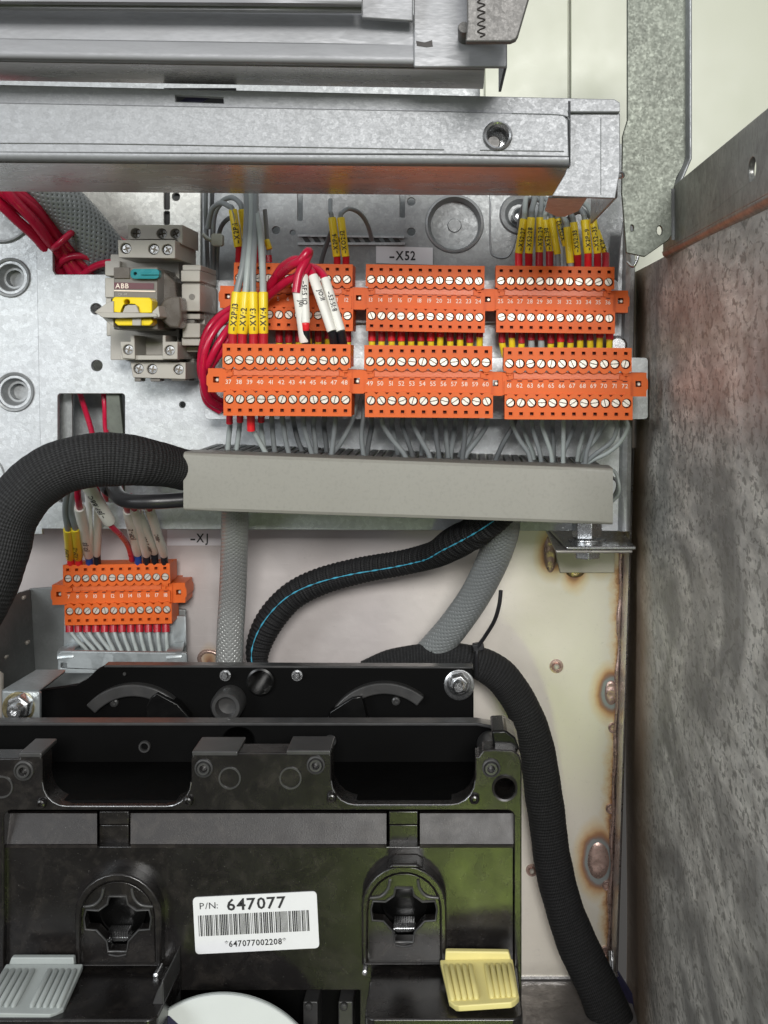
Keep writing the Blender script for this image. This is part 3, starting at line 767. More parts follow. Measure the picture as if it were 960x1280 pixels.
# ------------------------------------------------------------------ orange terminal blocks
KT = 1370 / D      # terminal unit
PITCH = 13.2
def tmesh(fn, name, mat, smooth=32):
    q = MB(); fn(q); q.v = [(x * KT, d * KT, z * KT) for x, d, z in q.v]
    me = to_mesh(q, name, (0, 0, 0), smooth); me.materials.append(M[mat]); return me
def TX(i): return (i - 5.5) * PITCH
def plug(q, upper):
    sg = 1 if upper else -1
    zs = 24.5 * sg; zk = 38 * sg; ze = 45 * sg
    # outer straight edge at ze, scalloped inner edge
    out = [(-80, ze), (80, ze), (80, 15 * sg)]
    for i in range(11, -1, -1):
        x = TX(i); out += [(x + 5.2, 15.3 * sg), (x + 3.4, 13.2 * sg), (x, 12.2 * sg), (x - 3.4, 13.2 * sg), (x - 5.2, 15.3 * sg)]
        if i: out.append((x - PITCH / 2, 16.5 * sg))
    out.append((-80, 15 * sg))
    holes = []
    for i in range(12):
        holes.append(circ(TX(i), zs, 6.1, 16)); x = TX(i)
        holes.append([(x - 2.3, zk - 2), (x + 2.3, zk - 2), (x + 2.3, zk + 2), (x - 2.3, zk + 2)])
    q.wprism(out, 0, -9, holes)
    q.wbox(-80, 17 * sg, 80, ze - .5 * sg, -9, -46)
    for i in range(12):  # raised rims round the sockets
        x = TX(i)
        for a in ((-3.4, -3, -2.3, 3), (2.3, -3, 3.4, 3), (-2.3, 2, 2.3, 3), (-2.3, -3, 2.3, -2)): q.wbox(x + a[0], zk + a[1], x + a[2], zk + a[3], .7, -.5)
def header(q):
    q.wprism([(-81, -15), (81, -15), (81, 13.5), (-81, 13.5)], -8, -80)
    q.wprism([(-79, -14), (79, -14), (79, 3), (-79, 3)], -4, -9)
    for i in range(12): q.wbox(TX(i) - 3.4, 3.6, TX(i) + 2.6, 5.4, -5.5, -8.5)
    q.wbox(-76, 14, -70, 10, -3, -9); q.wbox(70, 14, 76, 10, -3, -9)
    q.wbox(-74, 10, -68, 5, -4.5, -9); q.wbox(66, 10, 72, 5, -4.5, -9)
def cover(q): q.wprism([(-67, 5.6), (65, 5.6), (65, 12.4), (-67, 12.4)], -4.8, -8.2)
def notches(q):
    for i in range(12): q.wbox(TX(i) - 3, 2.2, TX(i) + 2.4, 3.6, -3.4, -4.4)
def ear(q): q.wprism([(-10, -16), (9, -16), (9, 14), (-10, 14), (-10, 8), (-12, 4), (-12, -6), (-10, -9)], -10, -60, [[(-3.8, -4), (3.8, -4), (3.8, 3.6), (-3.8, 3.6)]])
def eardot(q): q.wlathe(1, -.6, [(2.6, -22), (2.6, -14), (1.6, -12.5), (.2, -12.5)], 12)
def screwf(q):
    q.wprism([p for p in arc(0, 0, 4.7, 7, 173, 12)], -2.4, -8); q.wprism([p for p in arc(0, 0, 4.7, 187, 353, 12)], -2.4, -8)
    q.wlathe(0, 0, [(4.9, -8), (4.9, -3.9), (.2, -3.9)], 16)
TM = dict(up=tmesh(lambda q: plug(q, True), 'upper_plug', 'orange'), lo=tmesh(lambda q: plug(q, False), 'lower_plug', 'orange'),
          hd=tmesh(header, 'header', 'orange'), cv=tmesh(cover, 'cover_strip', 'orange_strip'), no=tmesh(notches, 'notches', 'socket'),
          ear=tmesh(ear, 'end_ear', 'orange'), dot=tmesh(eardot, 'ear_screw', 'screw'), sc=tmesh(screwf, 'screw', 'screw'))
_m = TM['sc']; _m.materials.append(M['slot'])
for _p in _m.polygons:
    if all(abs(_m.vertices[i].co.y - 3.9 * KT * K) < 1e-6 for i in _p.vertices): _p.material_index = 1
def wells(q):
    for sg in (1, -1): q.wbox(-79.4, 18 * sg, 79.4, 44 * sg, -8.6, -8.9)
TM['wl'] = tmesh(wells, 'entry_floor', 'socket')
def tpart(me, parent, name, x=0, z=0, rot=0, label=None):
    o = bpy.data.objects.new(name, me); col.objects.link(o); o.parent = parent
    o.location = (x * KT * K, 0, z * KT * K); o.rotation_euler = (0, rot, 0)
    if label: o['label'] = label
    return o
def terminal(cx, cy, d, start, label, right_ear=False, rot=0.4, left_ear=True, bev=.55):
    t = thing('terminal_block', U(cx, cy, d), label, 'terminal block', 'orange twelve way terminal blocks')
    t.rotation_euler = (0, R(rot), 0)
    for k, nm, dx in (('hd', 'header', 0), ('up', 'upper_plug', 0), ('lo', 'lower_plug', 1.5), ('cv', 'cover_strip', 0), ('no', 'number_notches', 0), ('wl', 'entry_floor', 0)):
        o = tpart(TM[k], t, nm, dx)
        if k == 'no': o['kind'] = 'stuff'
        if k == 'hd' or k == 'cv' : pass
    for side, on in ((-1, left_ear), (1, right_ear)):
        if on:
            e1 = tpart(TM['ear'], t, 'end_ear', side * 90); 
            if side > 0: e1.scale = (-1, 1, 1)
            tpart(TM['dot'], t, 'ear_screw', side * 90)
            if side > 0:
                pass
    for i in range(12):
        for sg, dx in ((1, 0), (-1, 1.5)): tpart(TM['sc'], t, 'screw', TX(i) + dx - .5, 24.5 * sg + .3, random.uniform(-1.5, 1.5))
    q = MB()
    for i in range(12): wtext(q, str(start + i), TX(i) - .5, -2.6, -3.6, 5.7, bold=0, sx=1.0)
    q.v = [(x * KT, dd * KT, z * KT) for x, dd, z in q.v]
    me = to_mesh(q, 'numbers', (0, 0, 0), 0); me.materials.append(M['white_print'])
    tpart(me, t, 'printed_numbers')
    return t
TL, TU_, TJ = 190, 83, -78
def app(d): return KT * D / (D - d)   # apparent scale
terminal(358, 475, TL, 37, 'lower left orange terminal block numbered 37 to 48', rot=.35)
terminal(535, 477, TL, 49, 'lower middle orange terminal block numbered 49 to 60', rot=.5)
terminal(709.5, 479.5, TL, 61, 'lower right orange terminal block numbered 61 to 72', right_ear=True, rot=.3)
terminal(366, 371, TU_, 1, 'upper left orange terminal block partly hidden behind red and grey wires', rot=.9)
terminal(531, 373, TU_, 13, 'upper middle orange terminal block under the -X52 label', rot=.9)
terminal(693.5, 374.5, TU_, 25, 'upper right orange terminal block numbered 25 to 36', right_ear=True, rot=.7)
terminal(146, 743, TJ, 7, 'lone orange terminal block numbered 7 to 18 at the lower left', right_ear=True, rot=-1.0)

# ------------------------------------------------------------------ labels on the sheets
def sticker(name, x0, y0, x1, y1, d, txt, h, label, tx=None, mat='label_grey', skew=0):
    t = thing(name, U((x0 + x1) / 2, (y0 + y1) / 2, d), label, 'label')
    g = MB().prism([(x0, y0), (x1, y0 + skew), (x1, y1 + skew), (x0, y1)], d + 1, d); build(g, 'paper', mat, t)
    g = MB(); text(g, txt, tx or (x0 + x1) / 2, (y0 + y1) / 2 + skew / 2, d + 1.4, h, bold=1, sx=.82); build(g, 'lettering', 'black_print', t, smooth=0)
sticker('printed_label', 470, 307.5, 541, 329, -58.5, '-X52', 11.5, 'pale grey label reading -X52 above the upper middle terminal block', 503, skew=2)
sticker('printed_label', 209, 662.5, 300, 682, -146, '-XJ', 11, 'pale label reading -XJ below the left end of the wiring duct', 249, 'label_grey')

# ------------------------------------------------------------------ wires: lower terminals to the duct
def tn(n, lower=True):
    """x of terminal n"""
    if n < 13: return 366 + (n - 6.5) * 12.25
    if n < 25: return 531 + (n - 18.5) * 12.25
    if n < 37: return 693.5 + (n - 30.5) * 12.25
    if n < 49: return 358 + (n - 42.5) * 13.2
    if n < 61: return 535 + (n - 54.5) * 13.2
    return 709.5 + (n - 66.5) * 13.2
ORD = ['first', 'second', 'third', 'fourth', 'fifth', 'sixth', 'seventh', 'eighth', 'ninth', 'tenth', 'eleventh', 'twelfth']
def spot(n):
    blk = ('upper left', 'upper middle', 'upper right', 'lower left', 'lower middle', 'lower right')[(n - 1) // 12]
    return '%s from left under the %s block' % (ORD[(n - 1) % 12], blk)
drops = [(37, 284, 'f'), (38, 294, 'f'), (39, 335, 'b'), (40, 331, 'f'), (41, 344, ''), (42, 362, ''), (43, 380, ''), (44, 391, ''), (45, 395, ''), (46, 409, ''), (47, 414, ''),
         (49, 458, ''), (50, 508, ''), (51, 498, ''), (52, 516, ''), (53, 538, ''), (54, 527, ''), (55, 549, ''), (56, 560, ''), (57, 563, ''), (58, 578, ''), (59, 574, ''), (60, 581, ''),
         (61, 663, ''), (62, 668, ''), (63, 676, ''), (64, 690, ''), (65, 692, ''), (66, 704, ''), (67, 703, ''), (68, 722, ''), (69, 732, ''), (70, 727, ''), (71, 733, 'l'), (72, 737, 'l')]
for n, xb, k in drops:
    x = tn(n) + 1.5; dd = 100 + 22 * math.sin(n * 2.3); bend = (xb - x)
    yb = lin(xb, 566, 586, 229, 766) - 5
    pts = [(x, 500, 150), (x, 522, 140), (x + bend * .06 - 1.2 * math.sin(n), 532, dd + 10), (x + bend * .45, 550, dd), (x + bend * .92, 568, dd - 6), (xb + bend * .1, yb + 14, dd - 14)]
    if n in (71, 72):
        pts = [(x - 2, 500, 150), (x - 2, 522, 142), (x + 1, 534, 132), (x - 6 - (n - 71) * 2, 552, 124), (x - 24, 566, 118), (xb, 577, 110), (xb - 18, 592, 100)]
    m = ('grey_wire', 'grey_wire_dark', 'grey_wire')[n % 3] if n < 61 else ('grey_wire_light', 'grey_wire')[n % 2]
    if n in (37, 38, 40): m = 'grey_wire_light'
    f = None
    if k == 'f': f = ((x, 505, 148), (x, 527 + (n % 2) * 2, 139), 4.3, 'ferrule')
    if k == 'b': f = ((x, 505, 150), (x + .5, 538, 141), 5.2, 'ferrule_bright'); m = 'grey_wire_light'
    wire('%s %s, %s' % ({'f': 'dark red ferruled grey wire', 'b': 'bright red ferruled grey wire', 'l': 'widely looped grey wire', '': 'plain grey wire'}[k], spot(n), 'bending right' if bend > 6 else 'bending left' if bend < -6 else 'nearly straight'), pts, 3.3 if n < 61 else 3.0, m, ferr=f, group='wires from the lower terminals into the duct')
wire('grey wire crossing the gap from behind the ear at terminal 48 into the duct', [(448, 492, 90), (445, 505, 110), (438, 530, 112), (424, 556, 108), (411, 572, 100), (404, 590, 90)], 3.4, 'grey_wire', group='wires from the lower terminals into the duct')
wire('second grey wire hanging in the gap left of terminal 49', [(456, 500, 100), (454, 525, 108), (452, 548, 104), (457, 585, 92)], 3.2, 'grey_wire', group='wires from the lower terminals into the duct')
wire('dark grey wire slanting left below terminal 61 into the duct', [(646, 500, 100), (643, 528, 112), (630, 552, 108), (620, 574, 96), (616, 590, 90)], 3.2, 'grey_wire_dark', group='wires from the lower terminals into the duct')

# ferruled wires between the rows
random.seed(5)
for n in list(range(5, 13)) + list(range(13, 37)):
    x = tn(n) + 1.0; br = random.random(); yl = random.choice((424, 427, 422, 428, 425, 429)) + (-1 if n < 25 else 0)
    m = 'ferrule_bright' if br > .72 else 'ferrule'
    fr_ = ((x, 398, 52), (x + .3, yl, 50), 4.3 + br * .6, m)
    dx = random.uniform(-1.5, 1.5)
    if n == 25: dx = 5
    slv = [((x + .3, yl - .5, 48), (x + dx, 452, 40), 4.1, 'yellow' if n not in (28, 29) else 'grey_wire_light', None, 0)]
    wire('short red ferrule %s, %s' % ('with grey sleeve' if n in (28, 29) else 'with yellow tip', spot(n)), [(x, 400, 50), (x + .3, 428, 46), (x + dx * 1.2, 470, 30), (x + dx * 1.6, 520, 18)], 2.8, 'ferrule', slv, fr_, 'ferruled wires between the terminal rows')

# upper right bundle
cl = [ # ferrule x, marker bottom y, marker top (x,y), text, radius
    (648.5, 317, 655, 274, '-X52:27', 5.2, 'bright'), (661, 317, 664, 272, '-X52:28', 5.0, ''), (674, 316, 675, 272, '-X52:29', 5.0, ''), (687, 316, 681, 275, '-X52:30', 4.2, ''),
    (697, 318, 689, 273, '', 4.6, 'bare'), (707, 308, 697, 273, '-XO2:32', 3.6, 'bare'), (713, 329, 709, 284, '', 4.8, 'bare'), (722, 319, 717, 278, '-X52:33', 4.6, ''),
    (735, 317, 731, 275, '-X2P-9', 5.4, 'bright'), (747, 317, 741, 273, '-X52-35', 4.8, ''), (757, 319, 746, 288, '-X2P', 3.8, '')]
for i, (x, yb, xt, yt, tx, r, k) in enumerate(cl):
    dd = 62 + (i % 2) * 8 - (8 if i in (3, 5, 10) else 0) + (6 if i in (6, 8) else 0)
    if i < 4: top = [(xt + 1, yt - 10, dd), (xt + 2 + (i % 2) * 2, yt - 22, dd - 18), (xt + 3, yt - 26, dd - 40), (xt + 2, yt - 20, dd - 75), (xt - 2, yt + 20, dd - 100)]
    else: top = [(xt - 2, yt - 8, dd), (xt - 8, yt - 17, dd - 10), (xt - 20, yt - 22 - (i % 3) * 2, dd - 30), (xt - 34, yt - 16, dd - 60), (xt - 40, yt + 10, dd - 95)]
    fe = None
    if k != 'bare': fe = ((x, yb - 2, dd), (x, 336, 60), 4.8, 'ferrule_bright' if k == 'bright' else 'ferrule')
    yb2 = yb
    side = 'with blank yellow marker' if not tx else 'marked ' + tx[1:]
    wire('%s grey wire from the left arching into the upper right block, %s' % (ORD[i], side), [(x, 345, 58), (x, yb, dd)] + [(xt, yt, dd)] + top, 3.5, 'grey_wire' if i % 3 else 'grey_wire_light',
         [((x, yb, dd), (xt, yt, dd), r, 'yellow', tx, 5.2, .15 if i % 2 else -.1)], fe, 'grey wires arching into the upper right terminal block')

# upper left group, back wires first
wire('grey wire marked X2P:1 arching into the upper left terminal block', [(298, 335, 50), (297.5, 308, 62), (291, 264, 62), (286, 258, 58), (276, 254, 44), (265, 262, 26), (260, 285, 8), (259, 330, -10), (258, 370, -14)], 3.4, 'grey_wire',
     [((298, 309, 62), (291, 262, 60), 5.2, 'yellow', '-X2P:1', 6, -.1)], ((299, 307, 62), (298, 328, 54), 4.2, 'ferrule'), 'looped grey wires at the upper left')
wire('grey wire with a half hidden yellow marker looping behind the X2P:1 wire', [(312, 335, 36), (308, 308, 44), (303, 264, 44), (298, 252, 38), (288, 247, 24), (276, 254, 8), (267, 275, -6), (266, 330, -20), (266, 370, -20)], 3.4, 'grey_wire',
     [((309, 308, 44), (302, 262, 44), 4.6, 'yellow', None, 0)], None, 'looped grey wires at the upper left')
wire('thin grey wire bowing left behind the relay clamp and the loops', [(305, 300, 10), (292, 275, 6), (282, 276, -2), (274, 292, -10), (271, 330, -20), (272, 372, -20)], 3.0, 'grey_wire_dark', group='looped grey wires at the upper left')
wire('vertical grey wire along the seam above the relay clamp, left one', [(258, 200, 10), (257, 260, 4), (258, 290, -4), (261, 372, -10)], 2.8, 'grey_wire_dark', group='looped grey wires at the upper left')
wire('vertical grey wire along the seam above the relay clamp, right one', [(266, 200, 4), (265, 250, -6), (264, 262, -14)], 2.8, 'grey_wire_dark', group='looped grey wires at the upper left')
wire('grey wire with ringed marker and dark red ferrule behind the vertical grey wires', [(320, 200, 60), (318, 250, 56), (321, 306, 56), (322, 340, 50)], 3.0, 'grey_wire_dark',
     [((323, 306, 60), (317, 262, 58), 4.2, 'yellow', '-X52:3', 4.6, .3)], ((322.5, 304, 58), (322, 336, 54), 4.2, 'ferrule'), 'looped grey wires at the upper left')
wire('grey wire ending in a short tilted yellow tag above terminal 4', [(331, 262, 40), (334, 300, 44), (336, 318, 48), (336, 336, 48)], 2.8, 'grey_wire',
     [((337, 312, 48), (333, 300, 46), 3.8, 'yellow', None, 0)], ((336, 319, 48), (336.5, 328, 48), 3.8, 'ferrule'), 'looped grey wires at the upper left')
g = MB(); tube(g, path([(254, 293, 30), (262, 299, 34), (270, 298, 38), (277, 296, 30), (270, 302, 16), (258, 298, 16), (254, 293, 28)], 2.2), 8)
g.prism(rrect(264, 292, 278, 307, 3), 44, 32)
tag(build(g, 'cable_tie', 'tie', smooth=50), 'pale cable tie round the looped grey wires left of terminal 1', 'cable tie')
# four big vertical wires into 37-40
for i, (x, xb, xt, tx, r) in enumerate(((310, 291, 296, '-X2P:13', 6.2), (318, 303, 307, '-XV:2', 6.6), (325, 317, 316, '-XV:3', 6.2), (329, 329.5, 329, '-XV:4', 5.9))):
    top = [(300 + i * 6.5, 365, 155), (304 + i * 6, 330, 150), (308 + i * 5.2, 290, 130), (309 + i * 5, 255, 110), (306 + i * 6, 215, 80), (304 + i * 6, 170, 50)]
    top[0] = (xt, 366, 155)
    if i == 3: top = [(329, 366, 155), (328, 335, 145), (325, 290, 130), (319, 262, 112), (312, 235, 80), (308, 180, 40)]
    wire('%s of four long hanging grey wires from the left, marked %s' % (ORD[i], tx[1:]), [(xb, 426, 154), (xb, 400, 155)] + top, 4.4, ('grey_wire', 'grey_wire_light')[i % 2],
         [((xb, 417.5, 156), (xt, 365, 156), r, 'yellow', tx, 6.4, -.05)], ((xb, 415, 156), (xb, 436, 154), 5.7, 'ferrule'), 'long grey wires with yellow markers in front of the upper left block')
# extra ferrule wires between first blocks in front
wire('grey wire marked X2P-5 entering the upper left block near the -X52 label', [(421, 340, 55), (420, 322, 62), (415, 273, 62), (413, 264, 58), (413, 250, 30)], 2.9, 'grey_wire',
     [((421, 321, 62), (415, 272, 62), 5.0, 'yellow', '-X2P:6', 5.2, -.05)], ((421.5, 320, 62), (421.5, 330, 58), 4.4, 'ferrule'), 'pair of marked grey wires left of the X52 label')
wire('grey wire marked X02:12 curving right over the -X52 label', [(432, 340, 55), (431, 322, 62), (426, 273, 62), (428, 266, 58), (436, 261, 46), (449, 266, 24), (459, 280, 0), (465, 300, -20), (467, 335, -34)], 2.9, 'grey_wire',
     [((432, 321, 62), (426, 272, 62), 4.8, 'yellow', '-XO2:12', 5.2, .05)], ((432.5, 320, 62), (432.5, 330, 58), 4.4, 'ferrule'), 'pair of marked grey wires left of the X52 label')
wire('dark thin cable leaning down left behind the two yellow markers', [(416, 285, 0), (410, 300, -10), (403, 322, -20), (398, 345, -30)], 3.0, 'grey_wire_dark')

# crimson wires at the upper left block
RG = 'crimson wires around the left terminal blocks'
wire('crimson wire bending over a sharp peak into the first white sleeve', [(346, 348, 120), (352, 342, 140), (364, 332, 168), (375, 326, 178), (384, 315, 178), (386, 316, 170), (381, 328, 178), (374, 342, 182), (370, 366, 184)], 5.6, 'red', group=RG)
wire('thick crimson wire crossing the upper left block below its top screws', [(300, 392, 90), (320, 374, 100), (338, 356, 120), (352, 336, 140), (366, 326, 160), (376, 326, 165), (383, 334, 168), (380, 352, 172)], 6.0, 'red', group=RG)
wire('crimson wire running flat across the upper left block to the white sleeves', [(296, 400, 90), (318, 384, 104), (340, 366, 120), (358, 352, 140), (370, 346, 150), (378, 340, 160)], 5.6, 'red', group=RG)
wire('crimson wire passing behind the grey markers down to terminal 39', [(345, 350, 110), (330, 380, 100), (323, 405, 95), (322, 436, 100)], 5.0, 'red', group=RG)
ww = [((380, 342, 176), (385, 332, 172), (371, 354, 180), (381, 428, 176), 6.6, '', 'white', None, 'white sleeved crimson wire tapering behind the black tipped one, first of four', 'J01'),
      ((378, 330, 165), (377, 332, 170), (379, 333, 172), (382, 404, 182), 5.6, '', 'white', 'ferrule_black', 'white sleeved wire with red band and black ferrule, second of four', '-5F:5 JO'),
      ((382, 336, 160), (388, 338, 165), (391, 344, 172), (415, 414, 182), 6.2, '', 'white', 'ferrule_black', 'slanted white sleeved wire with black ferrule, third of four', 'JO:11'),
      ((384, 332, 150), (398, 338, 158), (406, 348, 166), (426, 414, 180), 6.0, '', 'white', 'ferrule_black', 'slanted white sleeved wire with black ferrule, rightmost of four', '-53:51:8')]
def ext(p, q, t): return tuple(a + (b - a) * t for a, b in zip(p, q))
for i, (p0, p1, a, b, r, _, m, fm, lab, tx) in enumerate(ww):
    sl = [(a, b, r, m, tx, 5.0, .45 if i % 2 == 0 else .2, .28)]
    fe = None
    if i == 1: sl.append((ext(a, b, .98), (b[0] + .5, b[1] + 9, b[2] - 2), 4.8, 'ferrule_bright', None, 0))
    if fm:
        e2 = (b[0] + (1.5 if i == 1 else 3.5), b[1] + (28 if i == 1 else 20), b[2] - 8); fe = (ext(b, e2, .0 if i != 1 else .26), e2, r * .92, fm)
    wire(lab, [p0, p1, a, ext(a, b, .25)], 5.2 if i != 1 else 4.4, 'red', sl, fe, 'white sleeved crimson wires on the upper left block')
for i, pts in enumerate(([(300, 388, 90), (282, 398, 110), (265, 418, 120), (255, 445, 120), (254, 475, 110), (262, 500, 90), (285, 512, 70)],
                         [(302, 396, 90), (288, 408, 112), (274, 428, 122), (262, 452, 118), (254, 470, 104), (258, 500, 80), (276, 514, 70)],
                         [(306, 402, 90), (292, 416, 110), (276, 440, 112), (262, 462, 104), (262, 484, 90), (272, 500, 70), (292, 506, 60)],
                         [(296, 382, 80), (276, 394, 96), (260, 412, 104), (252, 440, 100), (252, 470, 90), (264, 494, 60)])):
    wire(('outermost', 'second', 'third', 'innermost rear')[i] + ' crimson wire looping down round the left ear of the lower left block', pts, 4.9, 'red', group=RG)

# ------------------------------------------------------------------ crimson loom and braid at top left
LG = 'crimson loom wires at the top left'
loom = [[(-30, 210, 60), (0, 238, 50), (30, 262, 30), (58, 290, 6), (78, 322, -16), (96, 352, -30)],
        [(-20, 205, 60), (14, 238, 48), (44, 262, 30), (66, 290, 4), (86, 322, -16), (112, 356, -30)],
        [(-10, 200, 50), (24, 240, 40), (50, 262, 20), (72, 292, -2), (98, 322, -20), (128, 352, -34)],
        [(-40, 225, 60), (-4, 252, 50), (22, 276, 30), (48, 300, 6), (70, 330, -20), (84, 356, -34)],
        [(-40, 215, 40), (0, 246, 34), (36, 270, 20), (64, 300, -10), (80, 336, -30), (88, 360, -40)],
        [(-10, 215, 66), (16, 248, 56), (40, 274, 40), (60, 300, 14), (74, 320, -14), (72, 356, -40)]]
words = ('lowest', 'second', 'topmost', 'leftmost lower', 'buried', 'front')
for i, p in enumerate(loom):
    wire('%s crimson wire of the loom running from the top left corner into the notch' % words[i], p, 6.4, 'red', group=LG)
wire('crimson wire wrapped across the loom like a tie', [(66, 310, 0), (70, 308, 16), (80, 299, 20), (88, 292, 14), (92, 290, 0)], 4.4, 'red', group=LG)
wire('crimson wire arching inside the notch left of the relay', [(66, 345, -30), (76, 328, -14), (92, 320, -8), (112, 322, -10), (126, 334, -24)], 4.6, 'red', group=LG)
wire('crimson wire curving from the notch under the relay housing', [(98, 352, -30), (108, 340, -10), (124, 331, 4), (142, 328, 10), (160, 330, 0)], 4.6, 'red', group=LG)
wire('crimson wire peeping out between the grey braid and the relay top', [(118, 282, -50), (134, 292, -44), (150, 302, -40), (165, 310, -40)], 6, 'red', group=LG)
def braided(name, label, pts, r, n=9, turns=.011, mat='braid', group=None, step=2.4, width=.72, amp=.05):
    pa = path(pts, r, 12); t = thing(name, tuple(pa[len(pa) // 2][0]), label, 'cable', group)
    g = MB(); tube(g, [(c, q * .93) for c, q in pa], 20); build(g, 'core', 'braid_core', t, smooth=60)
    g = MB(); braid(g, pa, n, turns, amp, width, step); build(g, 'woven_strands', mat, t, smooth=60, kind='stuff', solid=.35)
    return t
BG = 'grey braided cables'
braided('braided_cable', 'dark grey braided cable slanting behind the crimson loom above the relay', [(20, 190, 20), (55, 232, 10), (90, 266, -6), (122, 304, -24), (150, 345, -50)], 27, 22, .0055, 'braid', BG, width=1.6, amp=.09)

# ------------------------------------------------------------------ relay
rl = thing('plug_in_relay', U(190, 470, 0), 'warm grey plug-in relay and socket with a yellow handle on the mounting plate', 'relay')
def rb(name, shapes, mat, bevel=.9, parent=None, **k):
    g = MB()
    for s in shapes: s(g)
    return build(g, name, mat, parent or rl, bevel=bevel, org=ORG[rl.name], **k)
B = lambda x0, y0, x1, y1, d0, d1: (lambda g: g.box(x0, y0, x1, y1, d0, d1))
PR = lambda o, d0, d1, h=(): (lambda g: g.prism(o, d0, d1, h))
rb('socket_base', [B(138, 318, 224, 450, 60, 2), B(168, 440, 228, 470, 40, 2)], 'relay')
rb('upper_rear_tier', [PR([(160, 281), (228, 281), (228, 306), (219, 299), (160, 299)], 108, 20, [circ(169.5, 291.5, 6.6, 16), circ(202, 292, 6.6, 16), circ(219, 292, 6.4, 16)])], 'relay')
rb('upper_front_tier', [PR([(147, 300), (219, 300), (219, 323), (148, 322)], 132, 20, [circ(157, 310.5, 6.8, 16), circ(192, 311.5, 6.8, 16), circ(209, 312, 6.8, 16)])], 'relay')
rb('left_step_plate', [B(131, 326, 150, 345, 70, 8), B(131, 347, 146, 372, 64, 8), B(132, 372, 144, 400, 60, 8), B(133, 402, 165, 420, 50, 8), B(140, 420, 165, 430, 44, 8), B(146, 430, 156, 437, 40, 4)], 'relay', 1.2)
rb('lower_left_tier', [PR([(150, 427), (163, 427), (163, 419), (168, 419), (169, 449), (153, 448)], 118, 16, [circ(160, 437, 6.4, 16)])], 'relay')
rb('lower_right_tier', [PR([(203, 419), (207, 419), (207, 427), (222, 427), (222, 449), (203, 449)], 118, 16, [circ(212, 438, 6.4, 16)])], 'relay')
rb('lower_cross_lip', [B(150, 444, 222, 450, 114, 100), B(163, 418, 206, 444, 66, 20)], 'relay')
rb('bottom_tier', [PR([(163, 452), (232, 453), (232, 474), (166, 472)], 96, 8, [circ(173, 461, 6.4, 16), circ(190, 461.5, 6.4, 16), circ(223, 462, 6.4, 16)])], 'relay')
rb('bottom_foot', [B(168, 472, 176, 477, 92, 70), B(188, 473, 200, 477, 92, 70), B(214, 473, 232, 476, 92, 70), B(232, 448, 243, 476, 40, 2)], 'relay_dark')
g0 = MB(); g0.wlathe(0, 0, [(5.4, -16), (5.4, -5), (4.6, -4), (.2, -4)], 18); g0.wbox(-4.2, -.9, 4.2, .9, -3, -5); g0.wbox(-.9, -4.2, .9, 4.2, -3.2, -5)
me_s = to_mesh(MB().wlathe(0, 0, [(5.6, -18), (5.6, -5.4), (4.9, -4.2), (.2, -4.0)], 20), 'terminal_screw', (0, 0, 0)); me_s.materials.append(M['steel'])
gx = MB(); gx.wbox(-3.8, -.8, 3.8, .8, -3.4, -5); gx.wbox(-.8, -3.8, .8, 3.8, -3.6, -5); me_x = to_mesh(gx, 'cross_slot', (0, 0, 0)); me_x.materials.append(M['slot'])
for x, y, d in ((169.5, 291.5, 100), (202, 292, 100), (219, 292, 100), (157, 310.5, 132), (192, 311.5, 132), (209, 312, 132), (160, 437, 118), (212, 438, 118), (173, 461, 96), (190, 461.5, 96), (223, 462, 96)):
    p = U(x, y, d); og = ORG[rl.name]; o = bpy.data.objects.new('terminal_screw', me_s); col.objects.link(o); o.parent = rl
    o.location = ((p[0] - og[0]) * K, -(p[1] - og[1]) * K, (p[2] - og[2]) * K)
    o2 = bpy.data.objects.new('cross_slot', me_x); col.objects.link(o2); o2.parent = o; o2.rotation_euler = (0, random.uniform(-.7, .7), 0)
rb('relay_body', [B(142, 334, 197, 412, 150, 60)], 'relay_dark', 1.4)
g = MB().prism([(197.5, 334), (201, 336), (218, 352), (222, 384), (222, 410), (197.5, 410)], 120, 62); build(g, 'translucent_side', 'smoke', rl, bevel=1.5)
rb('brand_band', [PR([(142.5, 353), (192, 354), (192, 361.5), (142.5, 361)], 151.2, 150)], 'maroon', 0)
rb('white_line', [PR([(142.5, 362.4), (194, 363.4), (194, 365), (142.5, 364)], 151.2, 150)], 'white_print', 0)
g = MB(); text(g, 'ABB', 152.5, 357.2, 151.8, 6.2, bold=1); build(g, 'lettering', 'white_print', rl, smooth=0)
g = MB(); text(g, 'CR-M', 153, 368, 151.4, 3.2); build(g, 'small_print', 'relay', rl, smooth=0)
rb('grey_window', [B(142, 334.5, 162, 348, 153, 149)], 'smoke', .6)
rb('test_lever', [PR(rrect(163, 336, 199, 348.5, 5), 160, 149, [circ(169, 342, 2.2, 10)]), B(176, 340.5, 199, 343.5, 163, 159)], 'teal', .9)
rb('handle', [PR([(140, 374), (143, 371), (187, 372), (190, 376), (190, 391), (174, 391), (173, 384), (168, 380), (157, 380), (152, 384), (151, 391), (141, 390)], 176, 150, [circ(158.5, 377.5, 3.6, 12)])], 'yellow_key', 1.2)
rb('handle_lower_edge', [PR([(144, 398), (190, 398), (191, 403), (187, 407), (147, 407), (143, 403)], 172, 150)], 'yellow_key', 1.2)
rb('finger_notch', [PR([(153, 391), (156, 383), (160, 381), (170, 381), (174, 391)], 180, 150), B(165, 396, 176, 407, 176, 150)], 'relay', .8)
rb('retaining_flap', [PR([(118, 390), (195, 391.5), (197, 396), (150, 397.5), (128, 397)], 186, 150), PR([(118, 390), (134, 378), (142, 376), (142, 392)], 178, 150), PR([(128, 397), (142, 398), (142, 409), (136, 404)], 168, 150), PR([(190, 390), (198, 382), (200, 396), (192, 398)], 184, 150)], 'relay', .8)
